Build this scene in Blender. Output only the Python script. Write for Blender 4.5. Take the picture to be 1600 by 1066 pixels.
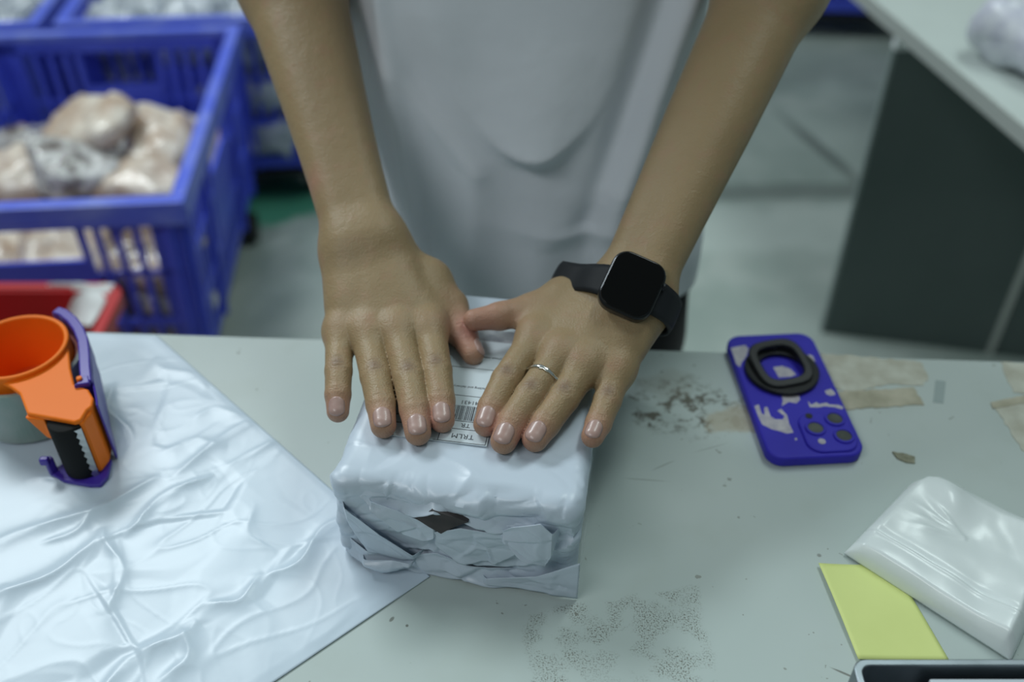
import bpy, bmesh, math, random
import numpy as np
from mathutils import Vector, Matrix, noise, Euler

PI = math.pi
R = math.radians
for o in list(bpy.data.objects):
    bpy.data.objects.remove(o)
SC = bpy.context.scene
COL = SC.collection

# ------------------------------------------------------------------ camera
TZ = 0.75            # table top height
CAM_H = 0.575        # camera above the table top
PITCH = R(40.0)
FPX = 1556.0
cam_d = bpy.data.cameras.new('camera')
cam = bpy.data.objects.new('camera', cam_d)
COL.objects.link(cam)
cam.location = (0, 0, TZ + CAM_H)
cam.rotation_euler = (R(90) - PITCH, 0, 0)
cam_d.sensor_width = 36.0
cam_d.lens = FPX * 36.0 / 1600.0
cam_d.clip_start = 0.02
cam_d.dof.use_dof = True
cam_d.dof.focus_distance = 0.665
cam_d.dof.aperture_fstop = 3.0
SC.camera = cam

# ------------------------------------------------------------------ world, lights, exposure
w = bpy.data.worlds.new('world'); SC.world = w
w.use_nodes = True
bgn = w.node_tree.nodes['Background']
bgn.inputs['Color'].default_value = (0.66, 0.84, 0.86, 1)
bgn.inputs['Strength'].default_value = 0.21
SC.view_settings.view_transform = 'Standard'
SC.view_settings.look = 'None'
SC.view_settings.gamma = 1.0
SC.view_settings.exposure = -0.14
SC.view_settings.use_curve_mapping = False

def area(name, loc, target, sx, sy, power, color):
    l = bpy.data.lights.new(name, 'AREA'); l.shape = 'RECTANGLE'
    l.size = sx; l.size_y = sy; l.energy = power; l.color = color
    o = bpy.data.objects.new(name, l); COL.objects.link(o)
    o.location = loc
    o.rotation_euler = (Vector(target) - Vector(loc)).to_track_quat('-Z', 'Y').to_euler()
    return o
area('tube_and_fill_light', (-1.45, 2.1, 2.9), (-0.3, 0.6, 0.75), 1.4, 0.45, 56, (0.88, 0.97, 1.0))
area('tube_and_fill_light', (0.9, 1.5, 3.1), (0.6, 1.6, 0.0), 1.4, 0.4, 22, (0.86, 1.0, 0.98))  # fill lamp added overhead to brighten the floor
area('tube_and_fill_light', (-1.3, -0.7, 2.9), (0.0, 0.7, 0.9), 1.4, 0.4, 19, (0.95, 0.98, 1.0))  # unseen soft fill behind the camera, raised for the shirt front

def P(px, py, h=0.0):
    """point of the room at height h over the table top, seen at (px, py) of a 1600x1066 frame"""
    u = (px - 800) / FPX; v = (py - 533) / FPX
    zc = math.sin(PITCH) + v * math.cos(PITCH)
    yc = math.cos(PITCH) - v * math.sin(PITCH)
    d = (CAM_H - h) / zc
    return Vector((u * d, yc * d, TZ + h))
def PD(px, py, d):
    """point at optical depth d"""
    u = (px - 800) / FPX; v = (py - 533) / FPX
    zc = math.sin(PITCH) + v * math.cos(PITCH)
    yc = math.cos(PITCH) - v * math.sin(PITCH)
    return Vector((u * d, yc * d, TZ + CAM_H - zc * d))

# ------------------------------------------------------------------ object helpers
def link(name, me, m=None, parent=None, smooth=True):
    o = bpy.data.objects.new(name, me); COL.objects.link(o)
    if m is not None:
        me.materials.clear(); me.materials.append(m)
    if parent is not None: o.parent = parent
    if smooth:
        me.polygons.foreach_set('use_smooth', [True] * len(me.polygons))
    return o
def obj(name, bm, m=None, parent=None, smooth=False, bevel=0, seg=2, auto=None):
    me = bpy.data.meshes.new(name); bmesh.ops.recalc_face_normals(bm, faces=bm.faces)
    bm.to_mesh(me); bm.free()
    o = link(name, me, m, parent, smooth)
    if bevel:
        md = o.modifiers.new('bevel', 'BEVEL'); md.width = bevel; md.segments = seg
        md.limit_method = 'ANGLE'; md.angle_limit = R(40)
    return o
def tag(o, label, cat, group=None, kind=None):
    if label: o['label'] = label
    if cat: o['category'] = cat
    if group: o['group'] = group
    if kind: o['kind'] = kind
    return o
def thing(name, loc, label, cat, group=None, rz=0):
    o = bpy.data.objects.new(name, None); COL.objects.link(o)
    o.location = loc; o.rotation_euler = (0, 0, rz); o.empty_display_size = 0.05
    tag(o, label, cat, group)
    return o
def bx(bm, x0, x1, y0, y1, z0, z1, M=None):
    vs = [bm.verts.new(Vector(c) if M is None else M @ Vector(c)) for c in
          ((x0,y0,z0),(x1,y0,z0),(x1,y1,z0),(x0,y1,z0),(x0,y0,z1),(x1,y0,z1),(x1,y1,z1),(x0,y1,z1))]
    for f in ((0,3,2,1),(4,5,6,7),(0,1,5,4),(1,2,6,5),(2,3,7,6),(3,0,4,7)):
        bm.faces.new([vs[i] for i in f])
    return vs
def prism(bm, pts, z0, z1):
    """pts: list of (x,y) or Vector; vertical prism"""
    a = [bm.verts.new((p[0], p[1], z0)) for p in pts]
    b = [bm.verts.new((p[0], p[1], z1)) for p in pts]
    n = len(pts)
    bm.faces.new(a[::-1]); bm.faces.new(b)
    for i in range(n):
        bm.faces.new((a[i], a[(i+1) % n], b[(i+1) % n], b[i]))
def ring_solid(bm, c, ro, ri, z0, z1, n=64, M=None):
    """ring extruded in z; ro/ri may be functions of angle"""
    fo = ro if callable(ro) else (lambda a: ro); fi = ri if callable(ri) else (lambda a: ri)
    L = []
    for k in range(n):
        a = 2*PI*k/n; ca, sa = math.cos(a), math.sin(a)
        q = []
        for r, z in ((fo(a), z0), (fo(a), z1), (fi(a), z1), (fi(a), z0)):
            v = Vector((c[0]+r*ca, c[1]+r*sa, z))
            q.append(bm.verts.new(M @ v if M is not None else v))
        L.append(q)
    for k in range(n):
        A, B = L[k], L[(k+1) % n]
        for j in range(4):
            bm.faces.new((A[j], B[j], B[(j+1) % 4], A[(j+1) % 4]))
def cyl(bm, c, r, z0, z1, n=32, M=None, r1=None):
    r1 = r if r1 is None else r1
    a = []; b = []
    for k in range(n):
        t = 2*PI*k/n
        va = Vector((c[0]+r*math.cos(t), c[1]+r*math.sin(t), z0)); vb = Vector((c[0]+r1*math.cos(t), c[1]+r1*math.sin(t), z1))
        a.append(bm.verts.new(M @ va if M is not None else va)); b.append(bm.verts.new(M @ vb if M is not None else vb))
    bm.faces.new(a[::-1]); bm.faces.new(b)
    for i in range(n):
        bm.faces.new((a[i], a[(i+1) % n], b[(i+1) % n], b[i]))
def rrect(w, l, r, n=8):
    pts = []
    for cx, cy, a0 in ((w/2-r, l/2-r, 0), (-w/2+r, l/2-r, 90), (-w/2+r, -l/2+r, 180), (w/2-r, -l/2+r, 270)):
        for k in range(n+1):
            a = R(a0 + 90*k/n)
            pts.append((cx + r*math.cos(a), cy + r*math.sin(a)))
    return pts
def grid_mesh(name, V, nu, nv, wrap_u=False):
    """V list of nu*nv points, row major in v"""
    F = []
    for j in range(nv-1):
        for i in range(nu if wrap_u else nu-1):
            i2 = (i+1) % nu
            F.append((j*nu+i, j*nu+i2, (j+1)*nu+i2, (j+1)*nu+i))
    me = bpy.data.meshes.new(name); me.from_pydata([tuple(v) for v in V], [], F); me.update()
    return me
def tube(bm, pts, rad, n=12):
    pts = [Vector(p) for p in pts]
    rings = []
    up = Vector((0, 0, 1))
    for i, p in enumerate(pts):
        t = (pts[min(i+1, len(pts)-1)] - pts[max(i-1, 0)]).normalized()
        a = t.cross(up)
        if a.length < 1e-4: a = t.cross(Vector((0, 1, 0)))
        a.normalize(); b = a.cross(t)
        r = rad[i] if isinstance(rad, (list, tuple)) else rad
        rings.append([bm.verts.new(p + a*r*math.cos(2*PI*k/n) + b*r*math.sin(2*PI*k/n)) for k in range(n)])
    for i in range(len(rings)-1):
        for k in range(n):
            bm.faces.new((rings[i][k], rings[i][(k+1) % n], rings[i+1][(k+1) % n], rings[i+1][k]))
    bm.faces.new(rings[0][::-1]); bm.faces.new(rings[-1])

# ------------------------------------------------------------------ materials
def new_mat(name):
    m = bpy.data.materials.new(name); m.use_nodes = True
    return m, m.node_tree, m.node_tree.nodes['Principled BSDF']
def N(nt, t, **kw):
    n = nt.nodes.new(t)
    for k, v in kw.items(): setattr(n, k, v)
    return n
def lerp_c(a, b, t): return tuple(a[i]*(1-t)+b[i]*t for i in range(3))
def simple(name, c, rough=0.5, metal=0, spec=0.5, c2=None, scale=8, bump=0, bscale=60, coat=0, trans=0, sss=0, detail=4, alpha=1, lo=0.35, hi=0.65, bdist=0.001):
    m, nt, b = new_mat(name)
    b.inputs['Base Color'].default_value = (*c, 1)
    b.inputs['Roughness'].default_value = rough; b.inputs['Metallic'].default_value = metal
    b.inputs['Specular IOR Level'].default_value = spec
    b.inputs['Coat Weight'].default_value = coat; b.inputs['Coat Roughness'].default_value = 0.1
    b.inputs['Transmission Weight'].default_value = trans
    b.inputs['Alpha'].default_value = alpha
    if sss:
        b.inputs['Subsurface Weight'].default_value = sss
        b.inputs['Subsurface Radius'].default_value = (1, 0.9, 0.9); b.inputs['Subsurface Scale'].default_value = 0.004
    tc = N(nt, 'ShaderNodeTexCoord')
    if c2 is not None:
        n = N(nt, 'ShaderNodeTexNoise'); n.inputs['Scale'].default_value = scale; n.inputs['Detail'].default_value = detail
        nt.links.new(tc.outputs['Object'], n.inputs['Vector'])
        cr = N(nt, 'ShaderNodeValToRGB')
        cr.color_ramp.elements[0].position = lo; cr.color_ramp.elements[0].color = (*c, 1)
        cr.color_ramp.elements[1].position = hi; cr.color_ramp.elements[1].color = (*c2, 1)
        nt.links.new(n.outputs['Fac'], cr.inputs['Fac']); nt.links.new(cr.outputs['Color'], b.inputs['Base Color'])
    if bump:
        n = N(nt, 'ShaderNodeTexNoise'); n.inputs['Scale'].default_value = bscale; n.inputs['Detail'].default_value = 5
        nt.links.new(tc.outputs['Object'], n.inputs['Vector'])
        bp = N(nt, 'ShaderNodeBump'); bp.inputs['Strength'].default_value = bump; bp.inputs['Distance'].default_value = bdist
        nt.links.new(n.outputs['Fac'], bp.inputs['Height']); nt.links.new(bp.outputs['Normal'], b.inputs['Normal'])
    return m

def math_n(nt, op, a, b=None, clamp=False):
    n = N(nt, 'ShaderNodeMath', operation=op); n.use_clamp = clamp
    for i, v in enumerate((a, b)):
        if v is None: continue
        if isinstance(v, (int, float)): n.inputs[i].default_value = v
        else: nt.links.new(v, n.inputs[i])
    return n.outputs[0]
def mixc(nt, fac, a, b):
    n = N(nt, 'ShaderNodeMix', data_type='RGBA')
    nt.links.new(fac, n.inputs['Factor'])
    for i, v in ((6, a), (7, b)):
        if isinstance(v, tuple): n.inputs[i].default_value = (*v, 1)
        else: nt.links.new(v, n.inputs[i])
    return n.outputs[2]
def noise_n(nt, vec, scale, detail=4, rough=0.5):
    n = N(nt, 'ShaderNodeTexNoise'); n.inputs['Scale'].default_value = scale
    n.inputs['Detail'].default_value = detail; n.inputs['Roughness'].default_value = rough
    nt.links.new(vec, n.inputs['Vector']); return n.outputs['Fac']
def maprange(nt, v, a, b, c=0.0, d=1.0):
    n = N(nt, 'ShaderNodeMapRange'); n.interpolation_type = 'SMOOTHSTEP'
    nt.links.new(v, n.inputs[0])
    for i, q in enumerate((a, b, c, d)): n.inputs[i+1].default_value = q
    return n.outputs[0]
def ell_mask(nt, pos, c, rx, ry, rz=0, soft=0.3, wob=None):
    """1 inside an ellipse at c (world x,y), 0 outside"""
    mp = N(nt, 'ShaderNodeMapping', vector_type='TEXTURE')
    mp.inputs['Location'].default_value = (c[0], c[1], c[2] if len(c) > 2 else 0)
    mp.inputs['Rotation'].default_value = (0, 0, rz); mp.inputs['Scale'].default_value = (rx, ry, 1000)
    nt.links.new(pos, mp.inputs['Vector'])
    ln = N(nt, 'ShaderNodeVectorMath', operation='LENGTH'); nt.links.new(mp.outputs[0], ln.inputs[0])
    d = ln.outputs['Value']
    if wob is not None: d = math_n(nt, 'ADD', d, wob)
    return maprange(nt, d, 1.0, 1.0-soft)
def box_mask(nt, pos, c, rx, ry, rz=0, soft=0.2, wob=None):
    mp = N(nt, 'ShaderNodeMapping', vector_type='TEXTURE')
    mp.inputs['Location'].default_value = (c[0], c[1], 0)
    mp.inputs['Rotation'].default_value = (0, 0, rz); mp.inputs['Scale'].default_value = (rx, ry, 1000)
    nt.links.new(pos, mp.inputs['Vector'])
    ab = N(nt, 'ShaderNodeVectorMath', operation='ABSOLUTE'); nt.links.new(mp.outputs[0], ab.inputs[0])
    sp = N(nt, 'ShaderNodeSeparateXYZ'); nt.links.new(ab.outputs[0], sp.inputs[0])
    d = math_n(nt, 'MAXIMUM', sp.outputs[0], sp.outputs[1])
    if wob is not None: d = math_n(nt, 'ADD', d, wob)
    return maprange(nt, d, 1.0, 1.0-soft)

# table laminate with stains
m_table, nt, b = new_mat('table_laminate')
pos = N(nt, 'ShaderNodeTexCoord').outputs['Object']
base = mixc(nt, maprange(nt, noise_n(nt, pos, 3.5, 3), 0.35, 0.7), (0.42, 0.495, 0.475), (0.485, 0.55, 0.53))
base = mixc(nt, math_n(nt, 'MULTIPLY', maprange(nt, noise_n(nt, pos, 22, 4), 0.52, 0.75), 0.25), base, (0.40, 0.46, 0.42))
wob = math_n(nt, 'MULTIPLY', math_n(nt, 'SUBTRACT', noise_n(nt, pos, 45, 4), 0.5), 1.6)
q = P(1090, 640)
brown = math_n(nt, 'MULTIPLY', ell_mask(nt, pos, (q.x, q.y), 0.074, 0.040, R(-10), 0.5, wob), maprange(nt, noise_n(nt, pos, 70, 5, 0.65), 0.46, 0.6))
base = mixc(nt, math_n(nt, 'MULTIPLY', brown, 0.92), base, (0.095, 0.085, 0.06))
q = P(1150, 655)
base = mixc(nt, math_n(nt, 'MULTIPLY', ell_mask(nt, pos, (q.x, q.y), 0.03, 0.02, 0, 0.4, wob), 0.8), base, (0.42, 0.39, 0.30))
q = P(1040, 600)
base = mixc(nt, math_n(nt, 'MULTIPLY', ell_mask(nt, pos, (q.x, q.y), 0.03, 0.02, 0, 0.6, wob), 0.3), base, (0.24, 0.23, 0.18))
# speckled residue rectangle
q = P(975, 1032); wob2 = math_n(nt, 'MULTIPLY', math_n(nt, 'SUBTRACT', noise_n(nt, pos, 30, 3), 0.5), 0.5)
rect = box_mask(nt, pos, (q.x, q.y), 0.062, 0.048, R(9), 0.08, wob2)
inner = box_mask(nt, pos, (q.x-0.004, q.y-0.022), 0.036, 0.040, R(9), 0.9, wob2)
dens = math_n(nt, 'MULTIPLY', rect, math_n(nt, 'SUBTRACT', 1.0, math_n(nt, 'MULTIPLY', inner, 0.8)))
patch = maprange(nt, noise_n(nt, pos, 60, 4), 0.40, 0.58)
sp_n = maprange(nt, noise_n(nt, pos, 820, 4, 0.8), 0.525, 0.57)
base = mixc(nt, math_n(nt, 'MULTIPLY', math_n(nt, 'MULTIPLY', dens, patch), math_n(nt, 'MULTIPLY', sp_n, 0.95)), base, (0.10, 0.095, 0.07))
# scattered specks and a few scuffs
spk = maprange(nt, noise_n(nt, pos, 130, 2), 0.735, 0.76)
base = mixc(nt, math_n(nt, 'MULTIPLY', spk, 0.6), base, (0.16, 0.16, 0.13))
for (px, py, rx, ry, rz, f) in ((1318,1052,.011,.0012,-.5,.8),(1015,664,.0022,.0035,0,.8),(905,850,.003,.002,0,.0),(1280,868,.002,.002,0,.6),(612,968,.003,.0016,1,.7),(636,978,.0014,.0014,0,.8),
                            (1035,728,.014,.0009,.5,.35),(1010,750,.02,.0008,-.1,.35),(1110,700,.02,.0008,.35,.3)):
    q = P(px, py)
    base = mixc(nt, math_n(nt, 'MULTIPLY', ell_mask(nt, pos, (q.x, q.y), rx, ry, rz, 0.5, math_n(nt, 'MULTIPLY', wob, 0.4)), f), base, (0.10, 0.10, 0.08))
nt.links.new(base, b.inputs['Base Color'])
b.inputs['Roughness'].default_value = 0.42
b.inputs['Specular IOR Level'].default_value = 0.35

# concrete floor
m_floor, nt, b = new_mat('painted_concrete')
pos = N(nt, 'ShaderNodeTexCoord').outputs['Object']
base = mixc(nt, maprange(nt, noise_n(nt, pos, 2.2, 5), 0.35, 0.68), (0.34, 0.41, 0.375), (0.49, 0.56, 0.52))
base = mixc(nt, math_n(nt, 'MULTIPLY', maprange(nt, noise_n(nt, pos, 7, 4), 0.5, 0.7), 0.45), base, (0.56, 0.61, 0.57))
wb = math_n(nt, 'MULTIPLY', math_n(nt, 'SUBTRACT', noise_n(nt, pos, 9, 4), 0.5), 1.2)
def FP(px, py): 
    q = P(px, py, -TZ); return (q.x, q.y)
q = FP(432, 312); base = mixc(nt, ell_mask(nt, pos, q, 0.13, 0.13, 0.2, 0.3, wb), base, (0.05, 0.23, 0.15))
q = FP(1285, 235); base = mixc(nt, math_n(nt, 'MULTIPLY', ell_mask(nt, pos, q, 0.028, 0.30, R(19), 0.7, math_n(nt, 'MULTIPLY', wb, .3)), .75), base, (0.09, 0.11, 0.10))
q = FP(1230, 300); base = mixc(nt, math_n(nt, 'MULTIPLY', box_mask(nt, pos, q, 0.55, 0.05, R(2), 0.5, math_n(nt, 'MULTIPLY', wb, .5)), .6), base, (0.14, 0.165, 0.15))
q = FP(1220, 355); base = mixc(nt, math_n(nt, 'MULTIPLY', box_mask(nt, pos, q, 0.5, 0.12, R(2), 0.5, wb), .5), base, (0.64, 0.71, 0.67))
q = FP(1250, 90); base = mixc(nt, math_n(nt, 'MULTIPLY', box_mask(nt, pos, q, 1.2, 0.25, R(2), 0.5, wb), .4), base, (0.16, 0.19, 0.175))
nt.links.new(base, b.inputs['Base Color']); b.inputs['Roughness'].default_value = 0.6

m_desk = simple('grey_white_laminate', (0.52, 0.58, 0.55), 0.4, c2=(0.57, 0.63, 0.6), scale=5)
m_panel = simple('dark_grey_panel', (0.085, 0.115, 0.11), 0.55, c2=(0.105, 0.135, 0.13), scale=4)
m_edge = simple('edge_banding', (0.42, 0.45, 0.42), 0.5)
m_steel = simple('brushed_steel', (0.26, 0.29, 0.32), 0.42, metal=1, c2=(0.20, 0.23, 0.25), scale=30)
m_leg = simple('grey_painted_steel', (0.28, 0.31, 0.31), 0.5)
m_crate = simple('blue_crate_plastic', (0.065, 0.095, 0.66), 0.38, c2=(0.08, 0.12, 0.74), scale=9, bump=.15, bscale=25)
m_crate_rim = simple('worn_blue_rim_plastic', (0.11, 0.16, 0.74), 0.33, c2=(0.26, 0.32, 0.78), scale=14, lo=.45, hi=.8)
m_black = simple('black_rubber', (0.012, 0.012, 0.013), 0.55)
m_red = simple('red_bin_plastic', (0.48, 0.02, 0.025), 0.4, c2=(0.42, 0.03, 0.03), scale=8)
m_paper_w = simple('white_paper', (0.78, 0.82, 0.82), 0.6, bump=.3, bscale=50)
m_orange = simple('orange_plastic', (0.90, 0.19, 0.010), 0.42, c2=(0.92, 0.205, 0.016), scale=12, spec=.15)
m_purple = simple('violet_plastic', (0.055, 0.028, 0.33), 0.32)
m_roller = simple('black_roller_rubber', (0.010, 0.011, 0.011), 0.75, spec=.2, bump=.2, bscale=400)
m_blade = simple('serrated_blade_steel', (0.55, 0.55, 0.53), 0.35, metal=1)
m_case = simple('blue_silicone', (0.030, 0.022, 0.40), 0.55, c2=(0.036, 0.028, 0.46), scale=20, spec=.3)
m_caseprint = simple('worn_white_print', (0.52, 0.50, 0.52), 0.6, c2=(0.38, 0.36, 0.42), scale=150)
m_lens = simple('lens_glass', (0.05, 0.055, 0.05), 0.12, coat=1, c2=(0.10, 0.11, 0.09), scale=80)
m_blackpl = simple('black_plastic', (0.010, 0.011, 0.012), 0.4, spec=.3)
m_watch = simple('black_watch_glass', (0.003, 0.003, 0.003), 0.12, spec=.2)
m_watchc = simple('dark_aluminium', (0.02, 0.022, 0.025), 0.25, metal=0.6)
m_strap = simple('black_fluoro_rubber', (0.009, 0.011, 0.014), 0.6, spec=.3)
m_silver = simple('silver', (0.80, 0.80, 0.76), 0.2, metal=1)
m_sheet, nt, b = new_mat('white_polythene_sheet')
b.inputs['Base Color'].default_value = (0.55, 0.65, 0.74, 1); b.inputs['Roughness'].default_value = 0.36
b.inputs['Specular IOR Level'].default_value = 0.6
pos = N(nt, 'ShaderNodeTexCoord').outputs['Object']
h1 = noise_n(nt, pos, 26, 3); 
bp = N(nt, 'ShaderNodeBump'); bp.inputs['Strength'].default_value = 0.08; bp.inputs['Distance'].default_value = 0.003
nt.links.new(h1, bp.inputs['Height']); nt.links.new(bp.outputs[0], b.inputs['Normal'])
m_parcel, nt, b = new_mat('white_mailer_film')
b.inputs['Base Color'].default_value = (0.54, 0.62, 0.71, 1); b.inputs['Roughness'].default_value = 0.34
b.inputs['Specular IOR Level'].default_value = 0.5
m_label = simple('label_paper', (0.60, 0.68, 0.73), 0.5)
m_ink = simple('black_print', (0.035, 0.04, 0.05), 0.6)
m_tape = simple('clear_tape', (0.80, 0.86, 0.88), 0.12, alpha=0.16, spec=.8)
m_hole = simple('painted_gap_shade', (0.03, 0.028, 0.03), 0.7, c2=(0.06, 0.05, 0.05), scale=60)  # near-black colour for the shade inside the parcel's front gap
m_foam = simple('milky_polythene', (0.80, 0.87, 0.87), 0.28, spec=.6, alpha=0.93, bump=.15, bscale=30, bdist=.003)
m_note = simple('yellow_paper', (0.66, 0.74, 0.26), 0.6, c2=(0.69, 0.77, 0.28), scale=20)
m_masking = simple('old_tape_residue', (0.52, 0.49, 0.38), 0.6, c2=(0.35, 0.33, 0.24), scale=45)
m_masking2 = simple('pale_tape_residue', (0.55, 0.56, 0.48), 0.55, c2=(0.43, 0.42, 0.34), scale=60)
m_residue = simple('translucent_tape_scrap', (0.40, 0.48, 0.47), 0.3, alpha=0.8)
m_scrap = simple('olive_scrap', (0.16, 0.16, 0.10), 0.6, c2=(0.30, 0.30, 0.22), scale=200)
m_bagtan = simple('film_over_tan', (0.46, 0.33, 0.24), 0.28, c2=(0.80, 0.72, 0.62), scale=22, coat=.5, bump=.5, bscale=35, bdist=.01)
m_bagclear = simple('film_over_grey', (0.10, 0.07, 0.06), 0.2, c2=(0.75, 0.75, 0.73), scale=26, coat=.8, bump=.7, bscale=40, bdist=.012)
m_bagwhite = simple('crinkled_clear_film', (0.30, 0.34, 0.40), 0.18, c2=(0.66, 0.70, 0.74), scale=24, coat=.8, bump=.7, bscale=40, bdist=.012)
m_bagbrown = simple('film_over_brown', (0.10, 0.065, 0.055), 0.25, c2=(0.50, 0.38, 0.30), scale=26, coat=.6, bump=.6, bscale=40, bdist=.01)

def fabric(name, c, c2):
    m, nt, b = new_mat(name)
    pos = N(nt, 'ShaderNodeTexCoord').outputs['Object']
    nt.links.new(mixc(nt, noise_n(nt, pos, 15, 3), c, c2), b.inputs['Base Color'])
    b.inputs['Roughness'].default_value = 0.9; b.inputs['Specular IOR Level'].default_value = 0.15
    b.inputs['Sheen Weight'].default_value = 0.1
    a = noise_n(nt, pos, 900, 2); a2 = noise_n(nt, pos, 18, 3)
    bp = N(nt, 'ShaderNodeBump'); bp.inputs['Strength'].default_value = 0.2; bp.inputs['Distance'].default_value = 0.0006
    nt.links.new(a, bp.inputs['Height'])
    bp2 = N(nt, 'ShaderNodeBump'); bp2.inputs['Strength'].default_value = 0.35; bp2.inputs['Distance'].default_value = 0.008
    nt.links.new(a2, bp2.inputs['Height']); nt.links.new(bp.outputs[0], bp2.inputs['Normal'])
    nt.links.new(bp2.outputs[0], b.inputs['Normal'])
    return m
m_shirt = fabric('white_cotton', (0.66, 0.70, 0.75), (0.70, 0.735, 0.78))
m_trousers = fabric('black_cotton', (0.008, 0.009, 0.011), (0.012, 0.013, 0.015))
m_skin, nt, b = new_mat('skin')
pos = N(nt, 'ShaderNodeTexCoord').outputs['Object']
at = N(nt, 'ShaderNodeAttribute'); at.attribute_name = 'tone'
sp = N(nt, 'ShaderNodeSeparateColor'); nt.links.new(at.outputs['Color'], sp.inputs[0])
base = mixc(nt, noise_n(nt, pos, 28, 4), (0.290, 0.205, 0.108), (0.340, 0.244, 0.132))
base = mixc(nt, math_n(nt, 'MULTIPLY', maprange(nt, noise_n(nt, pos, 75, 3), 0.5, 0.75), 0.35), base, (0.36, 0.20, 0.125))
base = mixc(nt, sp.outputs[0], base, (0.44, 0.215, 0.165))
base = mixc(nt, sp.outputs[1], base, (0.20, 0.13, 0.085))
nt.links.new(base, b.inputs['Base Color'])
b.inputs['Roughness'].default_value = 0.47; b.inputs['Specular IOR Level'].default_value = 0.4
b.inputs['Subsurface Weight'].default_value = 0.18; b.inputs['Subsurface Radius'].default_value = (1, .4, .25)
b.inputs['Subsurface Scale'].default_value = 0.005
v1 = N(nt, 'ShaderNodeTexVoronoi'); v1.inputs['Scale'].default_value = 750; nt.links.new(pos, v1.inputs['Vector'])
hh = math_n(nt, 'ADD', v1.outputs['Distance'], math_n(nt, 'MULTIPLY', noise_n(nt, pos, 160, 4), 2.2))
bp = N(nt, 'ShaderNodeBump'); bp.inputs['Strength'].default_value = 0.35; bp.inputs['Distance'].default_value = 0.0006
nt.links.new(hh, bp.inputs['Height'])
bp2 = N(nt, 'ShaderNodeBump'); bp2.inputs['Strength'].default_value = 0.22; bp2.inputs['Distance'].default_value = 0.003
nt.links.new(noise_n(nt, pos, 55, 3), bp2.inputs['Height']); nt.links.new(bp.outputs[0], bp2.inputs['Normal']); nt.links.new(bp2.outputs[0], b.inputs['Normal'])
m_nail = simple('fingernail', (0.43, 0.27, 0.235), 0.3, c2=(0.48, 0.32, 0.28), scale=120, coat=.1, sss=.2)
m_hair = simple('black_hair', (0.012, 0.010, 0.009), 0.45, bump=.6, bscale=120)
m_shoe = simple('dark_shoe', (0.03, 0.03, 0.035), 0.6)

# ------------------------------------------------------------------ the setting
bm = bmesh.new(); bx(bm, -4.5, 4.5, -2.5, 7, -0.05, 0.0)
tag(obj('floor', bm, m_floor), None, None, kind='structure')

m_wall = simple('painted_wall', (0.42, 0.47, 0.46), 0.7)
for nm, b6 in (('wall_left', (-4.5, -4.4, -2.5, 7, 0, 3.6)), ('wall_right', (4.4, 4.5, -2.5, 7, 0, 3.6)), ('wall_back', (-4.4, 4.4, 6.9, 7, 0, 3.6)), ('wall_front', (-4.4, 4.4, -2.5, -2.4, 0, 3.6))):
    bm = bmesh.new(); bx(bm, *b6); tag(obj(nm, bm, m_wall), None, None, kind='structure')

# ------------------------------------------------------------------ packing table
eA = P(150, 518); eB = P(1600, 565)
ed = (eB - eA).normalized(); en = Vector((-ed.y, ed.x, 0))     # along the far edge, and away from the camera
tx0, tx1, tdep = -1.05, 1.25, 0.78
o0 = eA + ed * (tx0 - eA.x)
c0 = [o0, o0 + ed*(tx1-tx0), o0 + ed*(tx1-tx0) - en*tdep, o0 - en*tdep]
table = thing('work_table', (0, 0, 0), 'long pale grey-green laminate packing table with stains and tape residue', 'table')
bm = bmesh.new(); prism(bm, [c0[3], c0[2], c0[1], c0[0]], TZ-0.028, TZ)
obj('tabletop', bm, m_table, table, bevel=.002)
for (a, e) in ((0.06, 0.06), (2.24, 0.06), (0.06, 0.72), (2.24, 0.72)):
    bm = bmesh.new(); p = o0 + ed*a - en*e
    bx(bm, p.x-.02, p.x+.02, p.y-.02, p.y+.02, 0, TZ-0.028)
    obj('leg', bm, m_leg, table, bevel=.002)

# old tape residue pieces on the table (joined to the table: parts)
def flat_piece(name, pts, m, h=0.0006, parent=None, h0=0.0, rag=0.0, seed=0):
    q = [P(x, y, h0+h) for x, y in pts]
    rnd = random.Random(seed)
    if rag:
        r = []
        for i in range(len(q)):
            a, c = q[i], q[(i+1) % len(q)]
            n = max(1, int((c-a).length/0.004))
            for k in range(n):
                p = a.lerp(c, k/n)
                r.append(p + Vector((rnd.uniform(-rag, rag), rnd.uniform(-rag, rag), 0)))
        q = r
    bm = bmesh.new(); prism(bm, q[::-1], TZ+h0-0.0002, TZ+h0+h)
    return obj(name, bm, m, parent)
flat_piece('tape_residue', [(1268,552),(1340,556),(1438,566),(1452,590),(1442,602),(1390,600),(1330,612),(1290,604)], m_masking2, parent=table, rag=.0012, seed=2)
flat_piece('tape_residue', [(1300,612),(1428,606),(1444,632),(1310,640)], m_masking, .0009, parent=table, rag=.0008, seed=3)
flat_piece('tape_residue', [(1550,630),(1620,620),(1640,720),(1600,706)], m_masking2, parent=table, rag=.001, seed=4)
flat_piece('tape_residue', [(1564,566),(1640,570),(1640,622),(1582,612)], m_masking2, .0005, parent=table, rag=.001, seed=5)
flat_piece('tape_residue', [(1548,628),(1610,616),(1612,628),(1552,638)], m_masking, .0011, parent=table, rag=.0006, seed=7)
flat_piece('clear_tape_scrap', [(1462,594),(1478,596),(1474,630),(1458,628)], m_residue, .0005, parent=table)
s = flat_piece('paper_scrap', [(1394,706),(1412,708),(1430,714),(1430,724),(1416,722),(1402,716)], m_scrap, .0012, rag=.0004, seed=6)
tag(s, 'tiny olive paper scrap lying on the table in front of the blue phone', 'scrap')

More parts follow.
